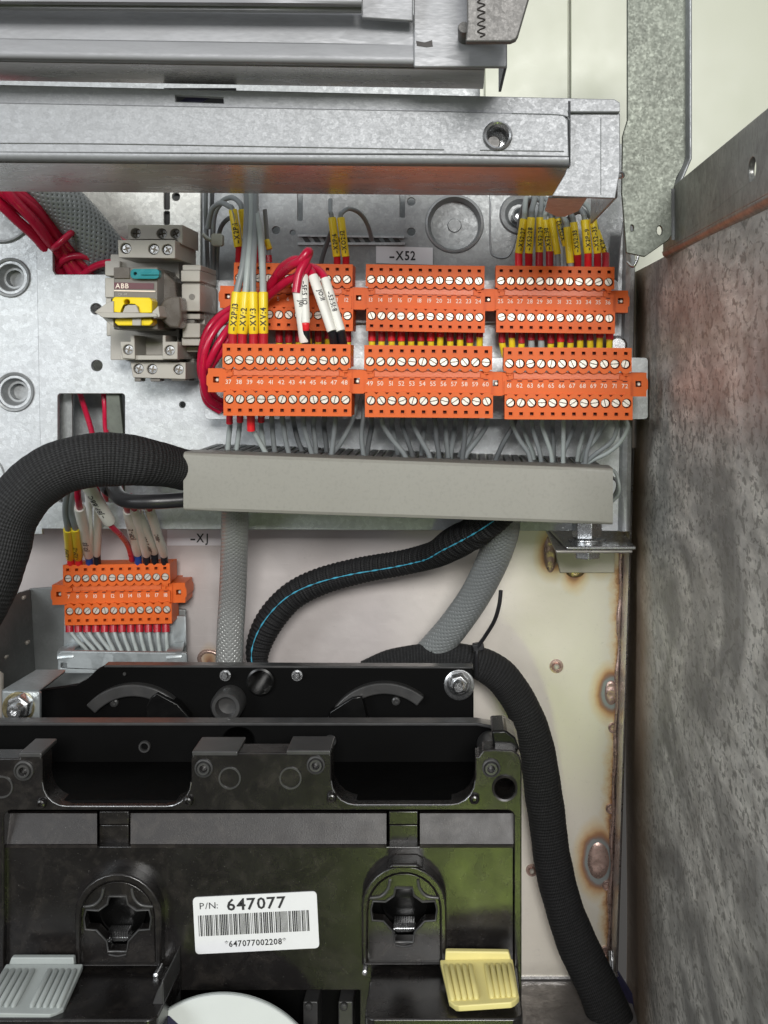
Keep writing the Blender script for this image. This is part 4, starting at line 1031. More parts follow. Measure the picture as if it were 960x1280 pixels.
rb('flap_wing', [PR([(197, 386), (205, 374), (214, 370), (225, 371), (227, 396), (224, 410), (212, 409), (200, 399)], 150, 118)], 'smoke', 2.2)
# end clamp at the right
ec = thing('end_clamp', U(241, 438, 10), 'ribbed warm grey end clamp right of the relay', 'clamp')
g = MB()
for y0, y1, x0, x1, d0 in ((331, 338, 228, 251, 100), (338, 352, 226, 250, 106), (352, 355, 228, 250, 98), (355, 389, 227, 250, 110), (392, 399, 228, 250, 98), (404, 422, 228, 250, 108), (422, 432, 227, 251, 100), (433, 440, 231, 250, 70)): g.box(x0, y0, x1, y1, d0, 8)
g.box(230, 334, 256, 430, 72, 6); build(g, 'body', 'relay', ec, bevel=1.0)
g = MB().box(231, 400, 243, 405, 96, 60).lathe(240, 371, 110, [(3.8, 105), (3.8, 111), (.3, 111)], 14); build(g, 'recesses', 'relay_dark', ec)
g = MB().lathe(261, 345, 30, [(4, 6), (4, 34), (.3, 36)], 12).lathe(261, 383, 30, [(4, 6), (4, 34), (.3, 36)], 12); build(g, 'clamp_screws', 'steel', ec)
g = MB().box(262.5, 352, 264.5, 412, 16, 1); build(g, 'side_strip', 'screw', ec)

# ------------------------------------------------------------------ hoses
def ribs(p, amp, ph=0): return lambda a, L: amp * math.sin(L * 2 * math.pi / p) + .03 * math.sin(a * 2 + L * .021) * math.sin(L * .047) + .018 * math.sin(a * 3 - L * .05) * math.sin(L * .11)
def hose(name, label, pts, r, mat, rib, amp, step=1.6, seg=48, group=None):
    pa = resample(path(pts, r, 14), step); g = MB(); tube(g, pa, seg, ribs(rib, amp), uv=True); o = build(g, name, mat, smooth=80)
    return tag(o, label, 'hose', group)
# big woven hose, left to the duct
hose('woven_hose', 'thick black woven hose arching from the left edge into the duct', [(-110, 890, 250, 32), (-76, 836, 250, 33), (-46, 784, 250, 36), (-22, 740, 248, 39), (-4, 692, 244, 39), (13, 642, 240, 37), (44, 604, 236, 35), (84, 582, 230, 34), (130, 574, 220, 33.5), (176, 577, 206, 30), (218, 584, 176, 26.5), (250, 592, 150, 25)], 32, 'hose', 11, .004)
# hose in front of the stainless panel on the right
hose('woven_hose', 'black woven hose running down the stainless panel to the bottom right', [(455, 838, -60, 12), (490, 826, -60, 15), (535, 822, -62, 17), (580, 824, -62, 19), (622, 842, -66, 21), (654, 886, -72, 22), (672, 945, -80, 23), (682, 1010, -84, 23), (690, 1070, -84, 23.5), (702, 1125, -80, 24), (722, 1180, -74, 25), (748, 1236, -64, 26), (776, 1300, -50, 27), (800, 1350, -40, 27)], 22, 'hose', 6.5, .007)
# corrugated sleeve with the blue thread
cs_pts = [(632, 640, 110, 15), (610, 655, 96, 18), (588, 668, 70, 20), (566, 680, 40, 20), (548, 691, 10, 17), (530, 697, -20, 16), (500, 704, -40, 15.5), (450, 713, -60, 16), (400, 727, -70, 17), (364, 746, -74, 17.5), (338, 775, -74, 18), (324, 805, -74, 16), (322, 830, -70, 13), (330, 856, -60, 14)]
cs = thing('corrugated_sleeve', U(400, 740, -60), 'black ribbed fabric sleeve with a light blue thread between duct and black housing', 'hose')
pa = resample(path(cs_pts, 16, 14), 1.5); g = MB(); tube(g, pa, 40, lambda a, L: .035 * math.sin(L * 1.013) + (.07 * math.sin(a * 4 + L * .16) if L < 85 else 0) * math.sin(L * .037), uv=True); build(g, 'fabric', 'hose2', cs, smooth=80)
pa2 = resample(path(cs_pts, 16, 14), 3.0); fr = frames(pa2); pl = []
for i, ((c, r), (t_, n_, b_)) in enumerate(zip(pa2, fr)):
    f = i / len(pa2); up = b_ if b_.z > 0 or (abs(b_.z) < .35 and b_.x < 0) else -b_
    if f > .55: up = b_ if b_.dot(Vector((-1, 0, .3))) > 0 else -b_
    th = .25 if f < .5 else .25 + (f - .5) * .9
    if f < .42: th = .25 - (.42 - f) * .4
    pl.append((c + (n_ * math.cos(th) + up * math.sin(th)) * (r * 1.04), max(.15, .75 + .6 * math.sin(i * 1.3) * math.sin(i * .31 + 1))))
g = MB(); tube(g, [p for i, p in enumerate(pl) if i % 1 == 0], 6); build(g, 'blue_thread', 'blue_thread', cs, smooth=60)
# grey braids from the duct
braided('braided_cable', 'grey braided cable dropping straight from the duct to the black housing', [(294, 625, 80), (293, 680, 20), (291, 740, -30), (288, 790, -50), (286, 850, -60), (286, 880, -60)], 16.5, 16, .0085, 'braid_light', BG, width=1.6, amp=.09)
braided('braided_cable', 'grey braided cable curving down left from the right half of the duct', [(632, 630, 100, 19), (628, 662, 60, 21), (616, 700, 20, 20), (594, 744, -20, 19), (566, 784, -50, 19), (540, 814, -70, 19), (516, 840, -80, 18)], 19, 18, .0075, 'braid', BG, width=1.6, amp=.09)
ct = thing('cable_tie', U(598, 810, -24), 'black cable tie on the woven hose with its tail standing up behind the braided cable', 'cable tie')
g = MB(); tube(g, path([(626, 738, 10), (624, 756, 8), (618, 776, 0), (606, 796, -14), (598, 808, -20), (596, 822, -20), (596, 845, -24)], 2.6), 8); build(g, 'strap', 'black_tube', ct, smooth=60)
g = MB().prism([(590, 806), (604, 804), (606, 813), (592, 816)], -18, -30); build(g, 'head', 'black_tube', ct, bevel=1.5)
wire('smooth black tube entering the left end of the duct under the big hose', [(140, 600, 120), (146, 618, 150), (160, 626, 165), (190, 627, 168), (228, 625, 160), (262, 622, 150)], 9.5, 'black_tube', name='rubber_tube', cat='tube', seg=16)
wire('dark cable hidden behind the big hose beside the cut-out', [(140, 560, 20), (143, 590, 60), (142, 612, 90), (132, 606, 80)], 10, 'black_tube', name='rubber_tube', cat='tube', seg=16)

# ------------------------------------------------------------------ wires around the cut-out and terminal block 7-18
wire('crimson wire slanting through the cut-out in the mounting plate, left one', [(100, 492, -60), (104, 505, -50), (112, 530, -30), (120, 560, 20)], 3.6, 'red', group='crimson wires in the cut-out')
wire('crimson wire falling straight through the cut-out, right one', [(129, 484, -40), (131, 510, -36), (132, 535, -20), (138, 560, 20)], 3.4, 'red', group='crimson wires in the cut-out')
XG = 'wires entering the lone terminal block from above'
def xw(label, pts, r, mat, a, b, sr, sm, tx, fm, th=5.2, tw=0, start=.08):
    fe = ((a[0], a[1] - 1, a[2]), (a[0] + 1, 707, -84), 4.6, fm) if fm else None
    return wire(label, pts, r, mat, [(a, b, sr, sm, tx, th, tw, start)], fe, XG)
def XW(lab, xs_, r, mat, xa, ya, xb, yb_, sr, sm, tx, fm, **k):
    # xa,ya foot of the sleeve at the block; xb,yb_ top of the sleeve in front of the plate
    da, db = -74, -74 + (ya - yb_) * 2.9; db = min(db, 92)
    if k.pop('short', 0): db = -74 + (ya - yb_) * 2.2
    pts = [(xa, ya + 4, -76), (xa, ya - 4, da), (xb, yb_, db)] + xs_
    xw(lab, pts, r, mat, (xa, ya, da), (xb, yb_, db), sr, sm, tx, fm, **k)
XW('grey wire marked X2P:11 entering the lone terminal block', [(82, 640, 62), (84, 618, 90), (92, 590, 110)], 4.2, 'grey_wire', 88, 697, 85, 661, 5.6, 'yellow', '-X2P:11', 'ferrule_bright', th=4.8)
XW('grey wire marked X2P-12 entering the lone terminal block', [(89, 640, 62), (91, 618, 90), (100, 590, 110)], 4.2, 'grey_wire', 98, 697, 94, 660, 5.6, 'yellow', '-X2P-12', 'ferrule_bright', tw=-.2, th=4.8)
XW('lettered white sleeve with blue ferrule right beside the two yellow markers', [(97, 615, 120), (98, 600, 130)], 4.4, 'red', 111, 694, 99.5, 634, 6.4, 'white', 'JO:J13', 'ferrule_blue', tw=-.35, start=.2)
wire('bare white sleeve squeezed behind the two left white sleeves', [(113, 694, -84), (112, 664, 6), (111, 630, 30), (109, 600, 60)], 4.2, 'white', group=XG)
XW('plain white sleeve with black ferrule right of the lettered blue tipped one', [(115, 606, 110)], 3.6, 'red', 121, 693, 123, 622, 4.8, 'white', '', 'ferrule_black')
wire('white sleeved crimson wire crossing in front from the hose to the right', [(104, 598, 140), (108, 606, 130), (135, 652, 70), (150, 668, 30), (160, 682, -40), (165, 700, -80)], 3.4, 'red',
     [((137, 652, 66), (108, 604, 128), 8.0, 'white', '-JBP:BBC', 5.2, .1, .25)], None, XG)
XW('white sleeve with blue ferrule, leftmost of the right hand white sleeves', [(152, 622, 110), (148, 600, 120)], 4.4, 'red', 172, 691, 160, 638, 6.2, 'white', 'JOP-2', 'ferrule_blue', tw=-.3, start=.45)
XW('narrow blank white sleeve with black ferrule, second of the right hand white sleeves', [(162, 618, 100)], 4.0, 'red', 183, 693, 168, 636, 5.4, 'white', '', 'ferrule_black')
XW('white sleeve densely lettered BBF, third of the right hand white sleeves', [(168, 622, 110)], 4.0, 'red', 193, 689, 172, 640, 6.2, 'white', '-BBF 2 SOF', 'ferrule_black', th=4.6, tw=.1)
XW('rightmost white sleeve with black ferrule on the lone terminal block', [(182, 620, 110)], 4.0, 'red', 205, 693, 187, 636, 5.6, 'white', '-BBC', 'ferrule_black', th=4.2, tw=-.3, start=.4)
wire('crimson wire glimpsed between hose and white sleeves', [(126, 596, 60), (130, 612, 0), (138, 624, -40), (150, 600, 0)], 4.4, 'red', group=XG)
for i in range(12):
    x = 146 + (i - 5.5) * 10.95 + 1; xb = 104 + (i + .5) * 9.2 + (6 if i < 4 else 0)
    wire('pale grey wire, %s from the left under the lone terminal block' % ORD[i], [(x, 770, -95), (x + .5, 786, -92), (x + (xb - x) * .35, 800, -88), (x + (xb - x) * .75, 812, -80), (xb, 826, -76), (xb + 1, 846, -76)], 2.7, 'grey_wire_light',
         (), ((x, 772, -94), (x + .3, 790, -91), 5.0, 'ferrule'), 'wires below the lone terminal block')

# brackets at the lower left
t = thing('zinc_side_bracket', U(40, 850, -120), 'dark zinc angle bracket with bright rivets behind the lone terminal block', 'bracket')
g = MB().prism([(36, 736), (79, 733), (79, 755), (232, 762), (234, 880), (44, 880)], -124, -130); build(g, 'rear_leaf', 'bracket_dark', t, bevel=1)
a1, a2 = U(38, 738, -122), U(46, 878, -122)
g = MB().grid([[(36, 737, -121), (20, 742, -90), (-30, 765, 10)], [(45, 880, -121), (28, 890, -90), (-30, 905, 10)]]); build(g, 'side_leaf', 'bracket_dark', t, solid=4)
g = MB()
for x, y, d in ((29, 747, -104), (34, 803, -106), (7, 821, -58)): g.lathe(x, y, d, [(2.6, d - 4), (2.6, d + 3), (.2, d + 5)], 12)
build(g, 'rivets', 'screw', t)
t = thing('connector_bracket', U(150, 832, -60), 'zinc tray bracket under the lone terminal block with two folded tabs', 'bracket')
g = MB().prism([(80, 770), (232, 770), (233, 806), (228, 812), (226, 835), (78, 835)], -108, -113); build(g, 'back_leaf', 'bracket', t, bevel=1)
g = MB().prism([(72, 818), (76, 814), (98, 814), (232, 816), (234, 822), (234, 842), (72, 842)], -40, -47, [rrect(76, 829, 83, 835, 1.5)]); build(g, 'front_lip', 'bracket', t, bevel=1)
for x0, x1 in ((72, 98), (208, 233)):
    g = MB().grid([[(x0 + 12 if x0 < 100 else x0 + 8, 806, -104), (x0 + 2, 812, -60), (x0, 816, -42), (x0, 824, -39)], [(x1 + 6 if x0 < 100 else x1 - 3, 804, -104), (x1 - 4, 810, -60), (x1 - 6, 815, -42), (x1 - 6, 822, -39)]])
    build(g, 'folded_tab', 'bracket', t, solid=3, smooth=60)

# ------------------------------------------------------------------ details on the stainless panel
def ring(px, py, r, d, label, mat='weld', dot=False):
    g = MB().lathe(px, py, d, [(r, d - 2), (r * .95, d + 1.2), (r * .8, d + 2), (r * .62, d + 1.2), (r * .55, d - .5), (.2, d - .5)] if not dot else [(r, d - 2), (r * .9, d + 1.5), (r * .66, d + 1.8), (r * .5, d + .8), (r * .36, d + 3), (.2, d + 4.5)], 24)
    if dot:
        t = thing('welded_stud', U(px, py, d), label, 'stud'); build(g, 'collar', mat, t)
        g = MB().lathe(px, py, d, [(r * .4, d), (r * .4, d + 4), (r * .25, d + 5.5), (.2, d + 5.5)], 14); build(g, 'stud', 'screw', t); return
    tag(build(g, 'spot_weld', mat), label, 'weld', 'small round welds down the right edge')
ring(695.5, 833, 9, -147, 'round welded stud with brown ring below the bracket bolt', dot=True)
ring(665, 1088, 8, -147, 'round welded stud with brown ring left of the woven hose', dot=True)
for x, y, s in ((766.5, 910, 'just below the curled weld'), (763.5, 1011, 'halfway down the edge'), (759, 1107, 'under the large oval weld'), (757, 1189, 'nearest the floor')): ring(x, y, 6.6, -147, 'small round spot weld ' + s)
def weld(px, py, rx, ry, label, mat='weld', n=4, d=-148):
    t = MB(); k = (D - d) / D; rows = []
    cx, _, cz = U(px, py, d); N = 28; Rr = 12
    for i in range(Rr + 1):
        f = i / Rr; row = []
        for j in range(N + 1):
            a = 2 * math.pi * j / N; x = f * rx * math.cos(a) * k; z = f * ry * math.sin(a) * k
            rp_ = math.sin((z / (ry * k) * n + (x / (rx * k)) ** 2 * 1.2) * math.pi)
            h = 3.2 * (1 - f ** 4) + .45 * rp_ * (1 - f) ** .4 * (1 - f ** 6)
            row.append((cx + x, d + h - 1, cz + z))
        rows.append(row)
    t.wgrid(rows); return tag(build(t, 'weld_bead', mat, smooth=80), label, 'weld')
weld(688, 692, 9, 26, 'tall pink weld bead left of the bolted bracket')
weld(753, 697, 8, 18, 'pinkish weld bead at the right end of the bolted bracket')
weld(719, 714, 13, 9, 'small gold weld blob under the bolted bracket', 'weld_gold', 2)
weld(748, 1076, 15, 25, 'large oval weld bead on the stainless edge', 'weld', 3)
weld(764, 866, 9, 17, 'curled weld bead beside the woven hose on the panel edge', 'weld', 3)
g = MB(); tube(g, path([(252, 832, -148), (249, 822, -146), (255, 815, -146), (266, 815, -146), (274, 820, -146)], 2.6), 8); tag(build(g, 'weld_arc', 'weld', smooth=60), 'brown weld arc behind the straight braided cable', 'weld')
g = MB(); pts = []
for i in range(30):
    y = 655 + i * 18.6; pts.append((778 - .032 * (y - 655) + 1.0 * math.sin(i * 1.7), y, -144 + 1.2 * math.sin(i * 2.1), 2.6 + .8 * math.sin(i * 1.3)))
tube(g, path(pts, 3), 10); tag(build(g, 'edge_weld_seam', 'weld', smooth=80), 'long vertical weld seam along the right edge of the stainless panel', 'weld')
g = MB().grid([[(x - .032 * (y - 560), y, dd) for x, dd in ((782, -146), (785, -140), (788, -110), (792, -40))] for y in (560, 700, 900, 1100, 1215)])
tag(build(g, 'panel_side_fold', 'under', solid=2.5), 'folded steel edge between stainless panel and side wall', 'edge')
wire('bright pipe like fold end at the foot of the weld seam', [(764, 1188, -120), (765, 1200, -116), (766, 1212, -110), (770, 1222, -104)], 4, 'steel', name='seam_end', cat='weld')
g = MB().grid([[(764, 1212, -130), (772, 1212, -130)], [(790, 1262, -80), (800, 1258, -80)], [(826, 1330, -10), (838, 1326, -10)]]); tag(build(g, 'floor_edge_strip', 'navy', solid=3), 'dark bluish strip along the floor beside the side wall', 'strip')
# bolted bracket under the duct
bb = thing('bolted_bracket', U(740, 690, -60), 'small welded steel bracket with a through bolt under the right end of the duct', 'bracket')
def wl_(x, y, d): return U(x, y, d)
z1 = U(742, 683, 60)[2]
a = U(708, 683, 60)[0]; b = U(795, 683, 60)[0]
g = MB().wprism([(a - 0, 0), (b, 0), (b, 4), (a, 4)], 60, -146)
g.v = [(x - (12 if d < 0 and x < a + 1 else 0), d, z + z1 - 4) for x, d, z in g.v]; build(g, 'upper_leaf', 'steel', bb, bevel=1.2)
g = MB().wprism([(a - 12, 0), (b - 3, 0), (b - 3, 4), (a - 12, 4)], 52, -146)
g.v = [(x, d, z + z1 - 9.4) for x, d, z in g.v]; build(g, 'lower_leaf', 'under', bb, bevel=1.2)
g = MB().prism([(688, 664), (768, 664), (768, 716), (700, 716)], -138, -146); build(g, 'weld_plate', 'stainless', bb, bevel=1)
def hexz(mb, X, dd, z0, z1_, r, ph=.3, seg=6):
    v = [(X + r * math.cos(ph + i * 2 * math.pi / seg), dd + r * math.sin(ph + i * 2 * math.pi / seg), z) for z in (z0, z1_) for i in range(seg)]
    mb.add(v, [tuple(range(seg)), tuple(range(seg, 2 * seg))] + [(i, (i + 1) % seg, seg + (i + 1) % seg, seg + i) for i in range(seg)])
xb_ = U(734, 683, 10)[0]
g = MB(); hexz(g, xb_, 8, z1 + 3, z1 + 26, 19); build(g, 'bolt_head', 'steel', bb, bevel=1.2)
g = MB(); hexz(g, xb_, 8, z1, z1 + 3, 24, 0, 24); build(g, 'washer', 'steel', bb, bevel=.6)
g = MB(); hexz(g, xb_, 8, z1 - 22, z1 - 9.4, 17, .5); build(g, 'nut', 'steel', bb, bevel=1.2)

# ------------------------------------------------------------------ black housing
bh = thing('black_breaker_housing', U(320, 1280, 300), 'glossy black moulded housing with three stacked walls filling the lower left', 'housing')
def hb(name, mb, mat='black', bevel=1.5, parent=None, **k): return build(mb, name, mat, parent or bh, bevel=bevel, org=ORG[bh.name], **k)
# rear wall
r1 = [(-160, 870), (50, 864), (78, 860), (95, 857), (108, 850), (120, 838), (130, 833), (588, 835), (592, 838), (592, 1000), (-160, 1000)]
hb('rear_wall', MB().prism(r1, 60, 46, [circ(326, 852, 15, 24)]), 'black_matt', bevel=1.5)
hb('rear_wall_lip', MB().prism([(130, 831.5), (591, 833.5), (591, 836), (130, 834.5)], 62, 44), 'black_lip', .8)
def annulus(cx, cy, ro, ri, a0, a1, d0, d1, n=26):
    return MB().prism(arc(cx, cy, ro, a0, a1, n) + arc(cx, cy, ri, a1, a0, n), d0, d1)
hb('left_dial_ring', annulus(166, 935, 79, 64, 20, 138, 72, 58), 'black_lip')
hb('left_dial_block', MB().prism([(188, 872), (196, 866), (222, 880), (236, 896), (240, 912), (182, 912), (182, 884)], 78, 58), 'black')
hb('right_dial_ring', annulus(480, 932, 78, 64, 50, 160, 72, 58), 'black_lip')
hb('right_dial_block', MB().prism([(412, 890), (440, 872), (452, 870), (462, 912), (408, 912)], 78, 58), 'black')
hb('rear_boss', MB().lathe(288, 876, 60, [(20, 58), (20, 84), (17, 90), (13, 90), (12, 74), (.4, 72)], 28), 'black_lip', 0)
hb('rear_cup', MB().lathe(326, 852, 60, [(17.5, 56), (17.5, 64), (15, 65), (14, 20), (.4, 20)], 28), 'black', 0)
for x, y in ((281, 845), (371, 845)):
    hb('hex_screw', MB().lathe(x, y, 66, [(7, 60), (7, 64), (.3, 64)], 18).lathe(x, y, 70, [(4.8, 62), (4.8, 70), (3.8, 72), (.3, 72)], 6), 'steel', 0)
hb('small_rivets', MB().lathe(143, 878, 60, [(6, 58), (5, 63), (3, 64), (.3, 61)], 14).lathe(495, 876, 60, [(6, 58), (5, 63), (3, 64), (.3, 61)], 14).lathe(156, 842, 60, [(2.4, 58), (2, 62), (.3, 62)], 10), 'black_lip', 0)
# middle wall
r2 = [(-160, 905), (596, 905), (614, 908), (628, 918), (638, 932), (644, 946), (644, 1060), (-160, 1060)]
hb('middle_wall', MB().prism(r2, 200, 184, [circ(298, 928, 19, 24)]), 'black_matt', bevel=2)
hb('middle_wall_lip', MB().prism([(-160, 903.5), (596, 903.5), (614, 906.5), (629, 917), (626, 920), (612, 910.5), (596, 907.5), (-160, 907.5)], 203, 182), 'black_lip', 1)
for x, y in ((181, 933), (413, 926)): hb('hollow_rivet', MB().lathe(x, y, 200, [(8, 198), (7, 203), (5, 203), (4, 199), (.3, 199)], 18), 'black_lip', 0)
hb('inner_floor', MB().box(-160, 1000, 650, 1010, 318, 40), 'black_matt')
# corner tube between walls
g = MB(); tube(g, [(Vector(U(612, 930, 205)), 14), (Vector(U(620, 942, 297)), 14)], 24); hb('corner_post', g, 'black_lip', 0)
# front frame
def ubot(x0, x1, yt, yb, r):
    return [(x0, yt)] + [(x0 + r - r * math.cos(R(a)), yb - r + r * math.sin(R(a))) for a in (0, 18, 36, 54, 72, 90)] + [(x1 - r + r * math.sin(R(a)), yb - r + r * math.cos(R(a))) for a in (0, 18, 36, 54, 72, 90)] + [(x1, yt)]
fo = [(-160, 948), (24, 948), (24, 943), (50, 943)] + ubot(53, 239, 950, 1008, 34) + [(241, 941), (413, 941)] + ubot(414, 594, 946, 1006, 34) + [(598, 946), (604, 938), (616, 937), (640, 938), (649, 944), (652, 954), (652, 1400), (-160, 1400)]
hb('front_frame', MB().prism(fo, 330, 300, [rrect(5, 1013, 643, 1380, 9), circ(631, 985, 13, 24), circ(30, 963, 5, 14), circ(255, 960, 4.5, 14), circ(395, 956, 4.5, 14), circ(614, 960, 5, 14)]), 'black_gloss', 1.2)
for x0, x1, yy in ((24, 52, 940), (240, 297, 938), (358, 413, 937)):
    hb('top_tab', MB().box(x0, yy + 1, x1, yy + 7, 333, 286), 'black_lip', 1)
hb('corner_cap', MB().prism([(614, 914), (632, 913), (644, 922), (650, 938), (618, 940)], 318, 262), 'black', 2)
for x, y, r in ((30, 963, 13), (255, 960, 12), (395, 956, 12), (614, 960, 12)):
    hb('screw_boss', MB().lathe(x, y, 330, [(r, 328), (r * .95, 332), (r * .8, 333), (r * .7, 331), (r * .62, 334), (r * .42, 334), (r * .38, 322), (.4, 322)], 24), 'black_lip', 0)
hb('deep_bore', MB().lathe(631, 985, 330, [(16.5, 329), (16, 332.5), (13.5, 332), (12.5, 300), (12, 262), (.4, 262)], 28), 'black_gloss', 0)
for x, y, r in ((287, 973, 14), (363, 973, 14), (2, 984, 14)):
    hb('pressed_ring', MB().prism(circ(x, y, r, 26), 331.2, 329, [circ(x, y, r - 2, 26)]), 'black_lip', 0)
for x, y in ((53, 1003), (236, 1000), (415, 996), (593, 998)):
    hb('guide_peg', MB().lathe(x, y, 330, [(6.5, 328), (6.5, 333), (5, 336), (3, 336.5), (2, 334), (.3, 334)], 18), 'black_gloss', 0)
# thin steel-coloured lines along the U-shaped rims
for x0, x1, yt, yb in ((53, 239, 990, 1008), (414, 594, 988, 1006)):
    g = MB(); tube(g, path([(x, y, 330) for x, y in ubot(x0, x1, yt - 12, yb, 30)], .8, straight=True), 6)
    hb('bright_rim', g, 'steel', 0, smooth=60)
# sloping upper band, split by two channels, and the flat front panel
band = [(6, 121.5), (163.5, 483), (525, 642)]
for x0, x1 in band:
    g = MB().grid([[(x0, 1016, 306), (x1, 1016, 306)], [(x0, 1018, 312.5), (x1, 1018, 312.5)], [(x0, 1056, 322), (x1, 1056, 322)], [(x0, 1058, 325), (x1, 1058, 325)]]); hb('sloping_band', g, 'black_band', 0, solid=3, smooth=0)
for x0, x1 in ((124, 161), (486, 522.5)):
    hb('channel', MB().box(x0, 1014, x1, 1031, 318, 300).box(x0, 1031, x1, 1058, 312, 300), 'black_gloss', 1)
hb('front_panel', MB().prism([(6, 1058), (642, 1058), (642, 1300), (450, 1300), (450, 1238), (206, 1238), (206, 1300), (6, 1300)], 322, 306, [circ(147, 1150, 43, 28), circ(505, 1139, 43, 28)]), 'black_gloss', 1)
hb('under_recess', MB().box(-100, 1030, 645, 1400, 262, 250), 'black_matt', 1)
for x in (388, 432): hb('small_latch', MB().prism(rrect(x - 9, 1252, x + 9, 1300, 2), 300, 262).lathe(x - 2, 1257, 300, [(5, 298), (5, 304), (.3, 305)], 14), 'black_lip', 1)
# arch shaped dial openings
def dial(cx, top, bottom, w2):
    cy = top + w2; s = w2 / 55.0
    o = [(cx - w2, bottom)] + [(cx - w2 * math.cos(R(a)), cy - w2 * math.sin(R(a))) for a in range(0, 181, 12)] + [(cx + w2, bottom)]
    i_ = [(cx - w2 + 7 * s, bottom - 2)] + [(cx - (w2 - 8 * s) * math.cos(R(a)), cy + 2 - (w2 - 8 * s) * math.sin(R(a))) for a in range(0, 181, 12)] + [(cx + w2 - 7 * s, bottom - 2)]
    hb('dial_rim', MB().prism(o, 340, 318, [i_]), 'black_gloss', 2.2)
    c = cy + 4 * s
    k = s
    cross = [(cx - 11 * k, c - 30 * k), (cx + 11 * k, c - 30 * k), (cx + 13 * k, c - 20 * k), (cx + 24 * k, c - 12 * k), (cx + 40 * k, c - 13 * k), (cx + 43 * k, c - 2 * k), (cx + 41 * k, c + 12 * k), (cx + 27 * k, c + 13 * k), (cx + 14 * k, c + 27 * k), (cx + 12 * k, c + 40 * k), (cx - 12 * k, c + 40 * k), (cx - 14 * k, c + 27 * k), (cx - 27 * k, c + 13 * k), (cx - 41 * k, c + 12 * k), (cx - 43 * k, c - 2 * k), (cx - 40 * k, c - 13 * k), (cx - 24 * k, c - 12 * k), (cx - 13 * k, c - 20 * k)]
    hb('dial_plate', MB().prism([(x, y) for x, y in i_], 334, 318, [cross]), 'black_gloss', .8)
    g = MB(); tube(g, path([(x, y, 334.5) for x, y in cross + cross[:1]], 1.5, straight=True), 6); hb('cross_edge', g, 'black_lip', 0, smooth=60)
    g = MB()
    for sg in (-1, 1): tube(g, path([(cx + sg * 18 * k, c - 40 * k, 335), (cx + sg * 21 * k, c - 28 * k, 335), (cx + sg * 30 * k, c - 19 * k, 335), (cx + sg * 45 * k, c - 17 * k, 335)], 2.0), 8)
    tube(g, path([(cx - 11 * k, c + 44 * k, 335), (cx, c + 46 * k, 335), (cx + 11 * k, c + 44 * k, 335)], 1.2), 6)
    hb('curved_ridges', g, 'black_lip', 0, smooth=60)
    g = MB().lathe(cx, c, 300, [(30 * k, 262), (30 * k, 280), (22 * k, 284), (10 * k, 285), (.5, 285)], 28); hb('dial_hub', g, 'black', 0)
    g = MB()
    for q in range(9): g.prism([(cx - 13 * k + q * 3.0 * k, c + 15 * k), (cx - 13 * k + q * 3.0 * k + 2 * k, c + 15 * k), (cx - 13 * k + q * 3.0 * k + 2 * k, c + 24 * k), (cx - 13 * k + q * 3.0 * k, c + 24 * k)], 300, 286)
    g.prism([(cx - 14 * k, c + 23 * k), (cx + 15 * k, c + 23 * k), (cx + 10 * k, c + 27 * k), (cx - 9 * k, c + 27 * k)], 301, 286)
    hb('serrated_wheel', g, 'steel', 0, kind='stuff')
dial(147, 1092, 1208, 54); dial(505, 1082, 1206, 53)
hb('right_dial_bump', MB().prism([(482, 1086), (492, 1080), (520, 1080), (530, 1086)], 346, 322), 'black_gloss', 2)
# ledges: horizontal shelves towards the viewer
def ledge(x0, x1, yback, dback, dfront, thick, name='ledge', rc=10):
    zt = U(0, yback, dback)[2]; X0, X1 = [(x - VX) * (D - dfront) / D for x in (x0, x1)]
    v = rrect(X0, -dfront, X1, -dback + 4, rc, 5)
    n = len(v); q = MB(); q.add([(a, -b, zt) for a, b in v] + [(a, -b, zt - thick) for a, b in v], [tuple(range(n)), tuple(range(n, 2 * n))] + [(i, (i + 1) % n, n + (i + 1) % n, n + i) for i in range(n)])
    hb(name, q, 'black_gloss', 1.6); return zt
zr = ledge(455, 654, 1208, 330, 428, 22)
zl = ledge(-160, 196, 1209, 330, 428, 22)
hb('ledge_cheek', MB().prism([(196, 1240), (204, 1225), (205, 1300), (190, 1300), (183, 1275)], 400, 330), 'black_lip', 1.5)
for x, y in ((456, 1215), (195, 1219)): hb('ledge_screw', MB().lathe(x, y, 350, [(3.2, 330), (3.2, 352), (.3, 353)], 12), 'steel', 0)
# coloured finger tabs lying on the ledges
def tab(name, label, mat, back, front, slant, dirs):
    t = thing(name, U(*back[0]), label, 'tab')
    n = 8; rows = []
    for i in range(n + 1):
        f = i / n; row = []
        for j in range(n + 1):
            h = j / n; a = [back[0][k] + (back[1][k] - back[0][k]) * h for k in range(3)]; b = [front[0][k] + (front[1][k] - front[0][k]) * h for k in range(3)]
            p = [a[k] + (b[k] - a[k]) * f for k in range(3)]
            if i == n and j in (0, n): p = [p[0] + (6 if j == 0 else -6), p[1] - 1.5, p[2] - 4]
            row.append(tuple(p))
        rows.append(row)
    g = MB().grid(rows); build(g, 'plate', mat, t, solid=6, bevel=1.2, smooth=40)
    for grp in ((.06, .40), (.62, .94)):
        for q in range(5):
            h = grp[0] + (grp[1] - grp[0]) * q / 4
            def pt(f, lift):
                a = [back[0][k] + (back[1][k] - back[0][k]) * h for k in range(3)]; b = [front[0][k] + (front[1][k] - front[0][k]) * h for k in range(3)]
                p = [a[k] + (b[k] - a[k]) * f for k in range(3)]; x, dd, z = U(*p); return Vector((x, dd + lift, z + lift * 1.2))
            g = MB(); tube(g, [(pt(.10, 2), 1.4), (pt(.14, 3), 2.6), (pt(.5, 3), 2.8), (pt(.82, 3), 2.6), (pt(.86, 2), 1.4)], 10); build(g, 'grip_rib', mat, t, smooth=60)
    return t
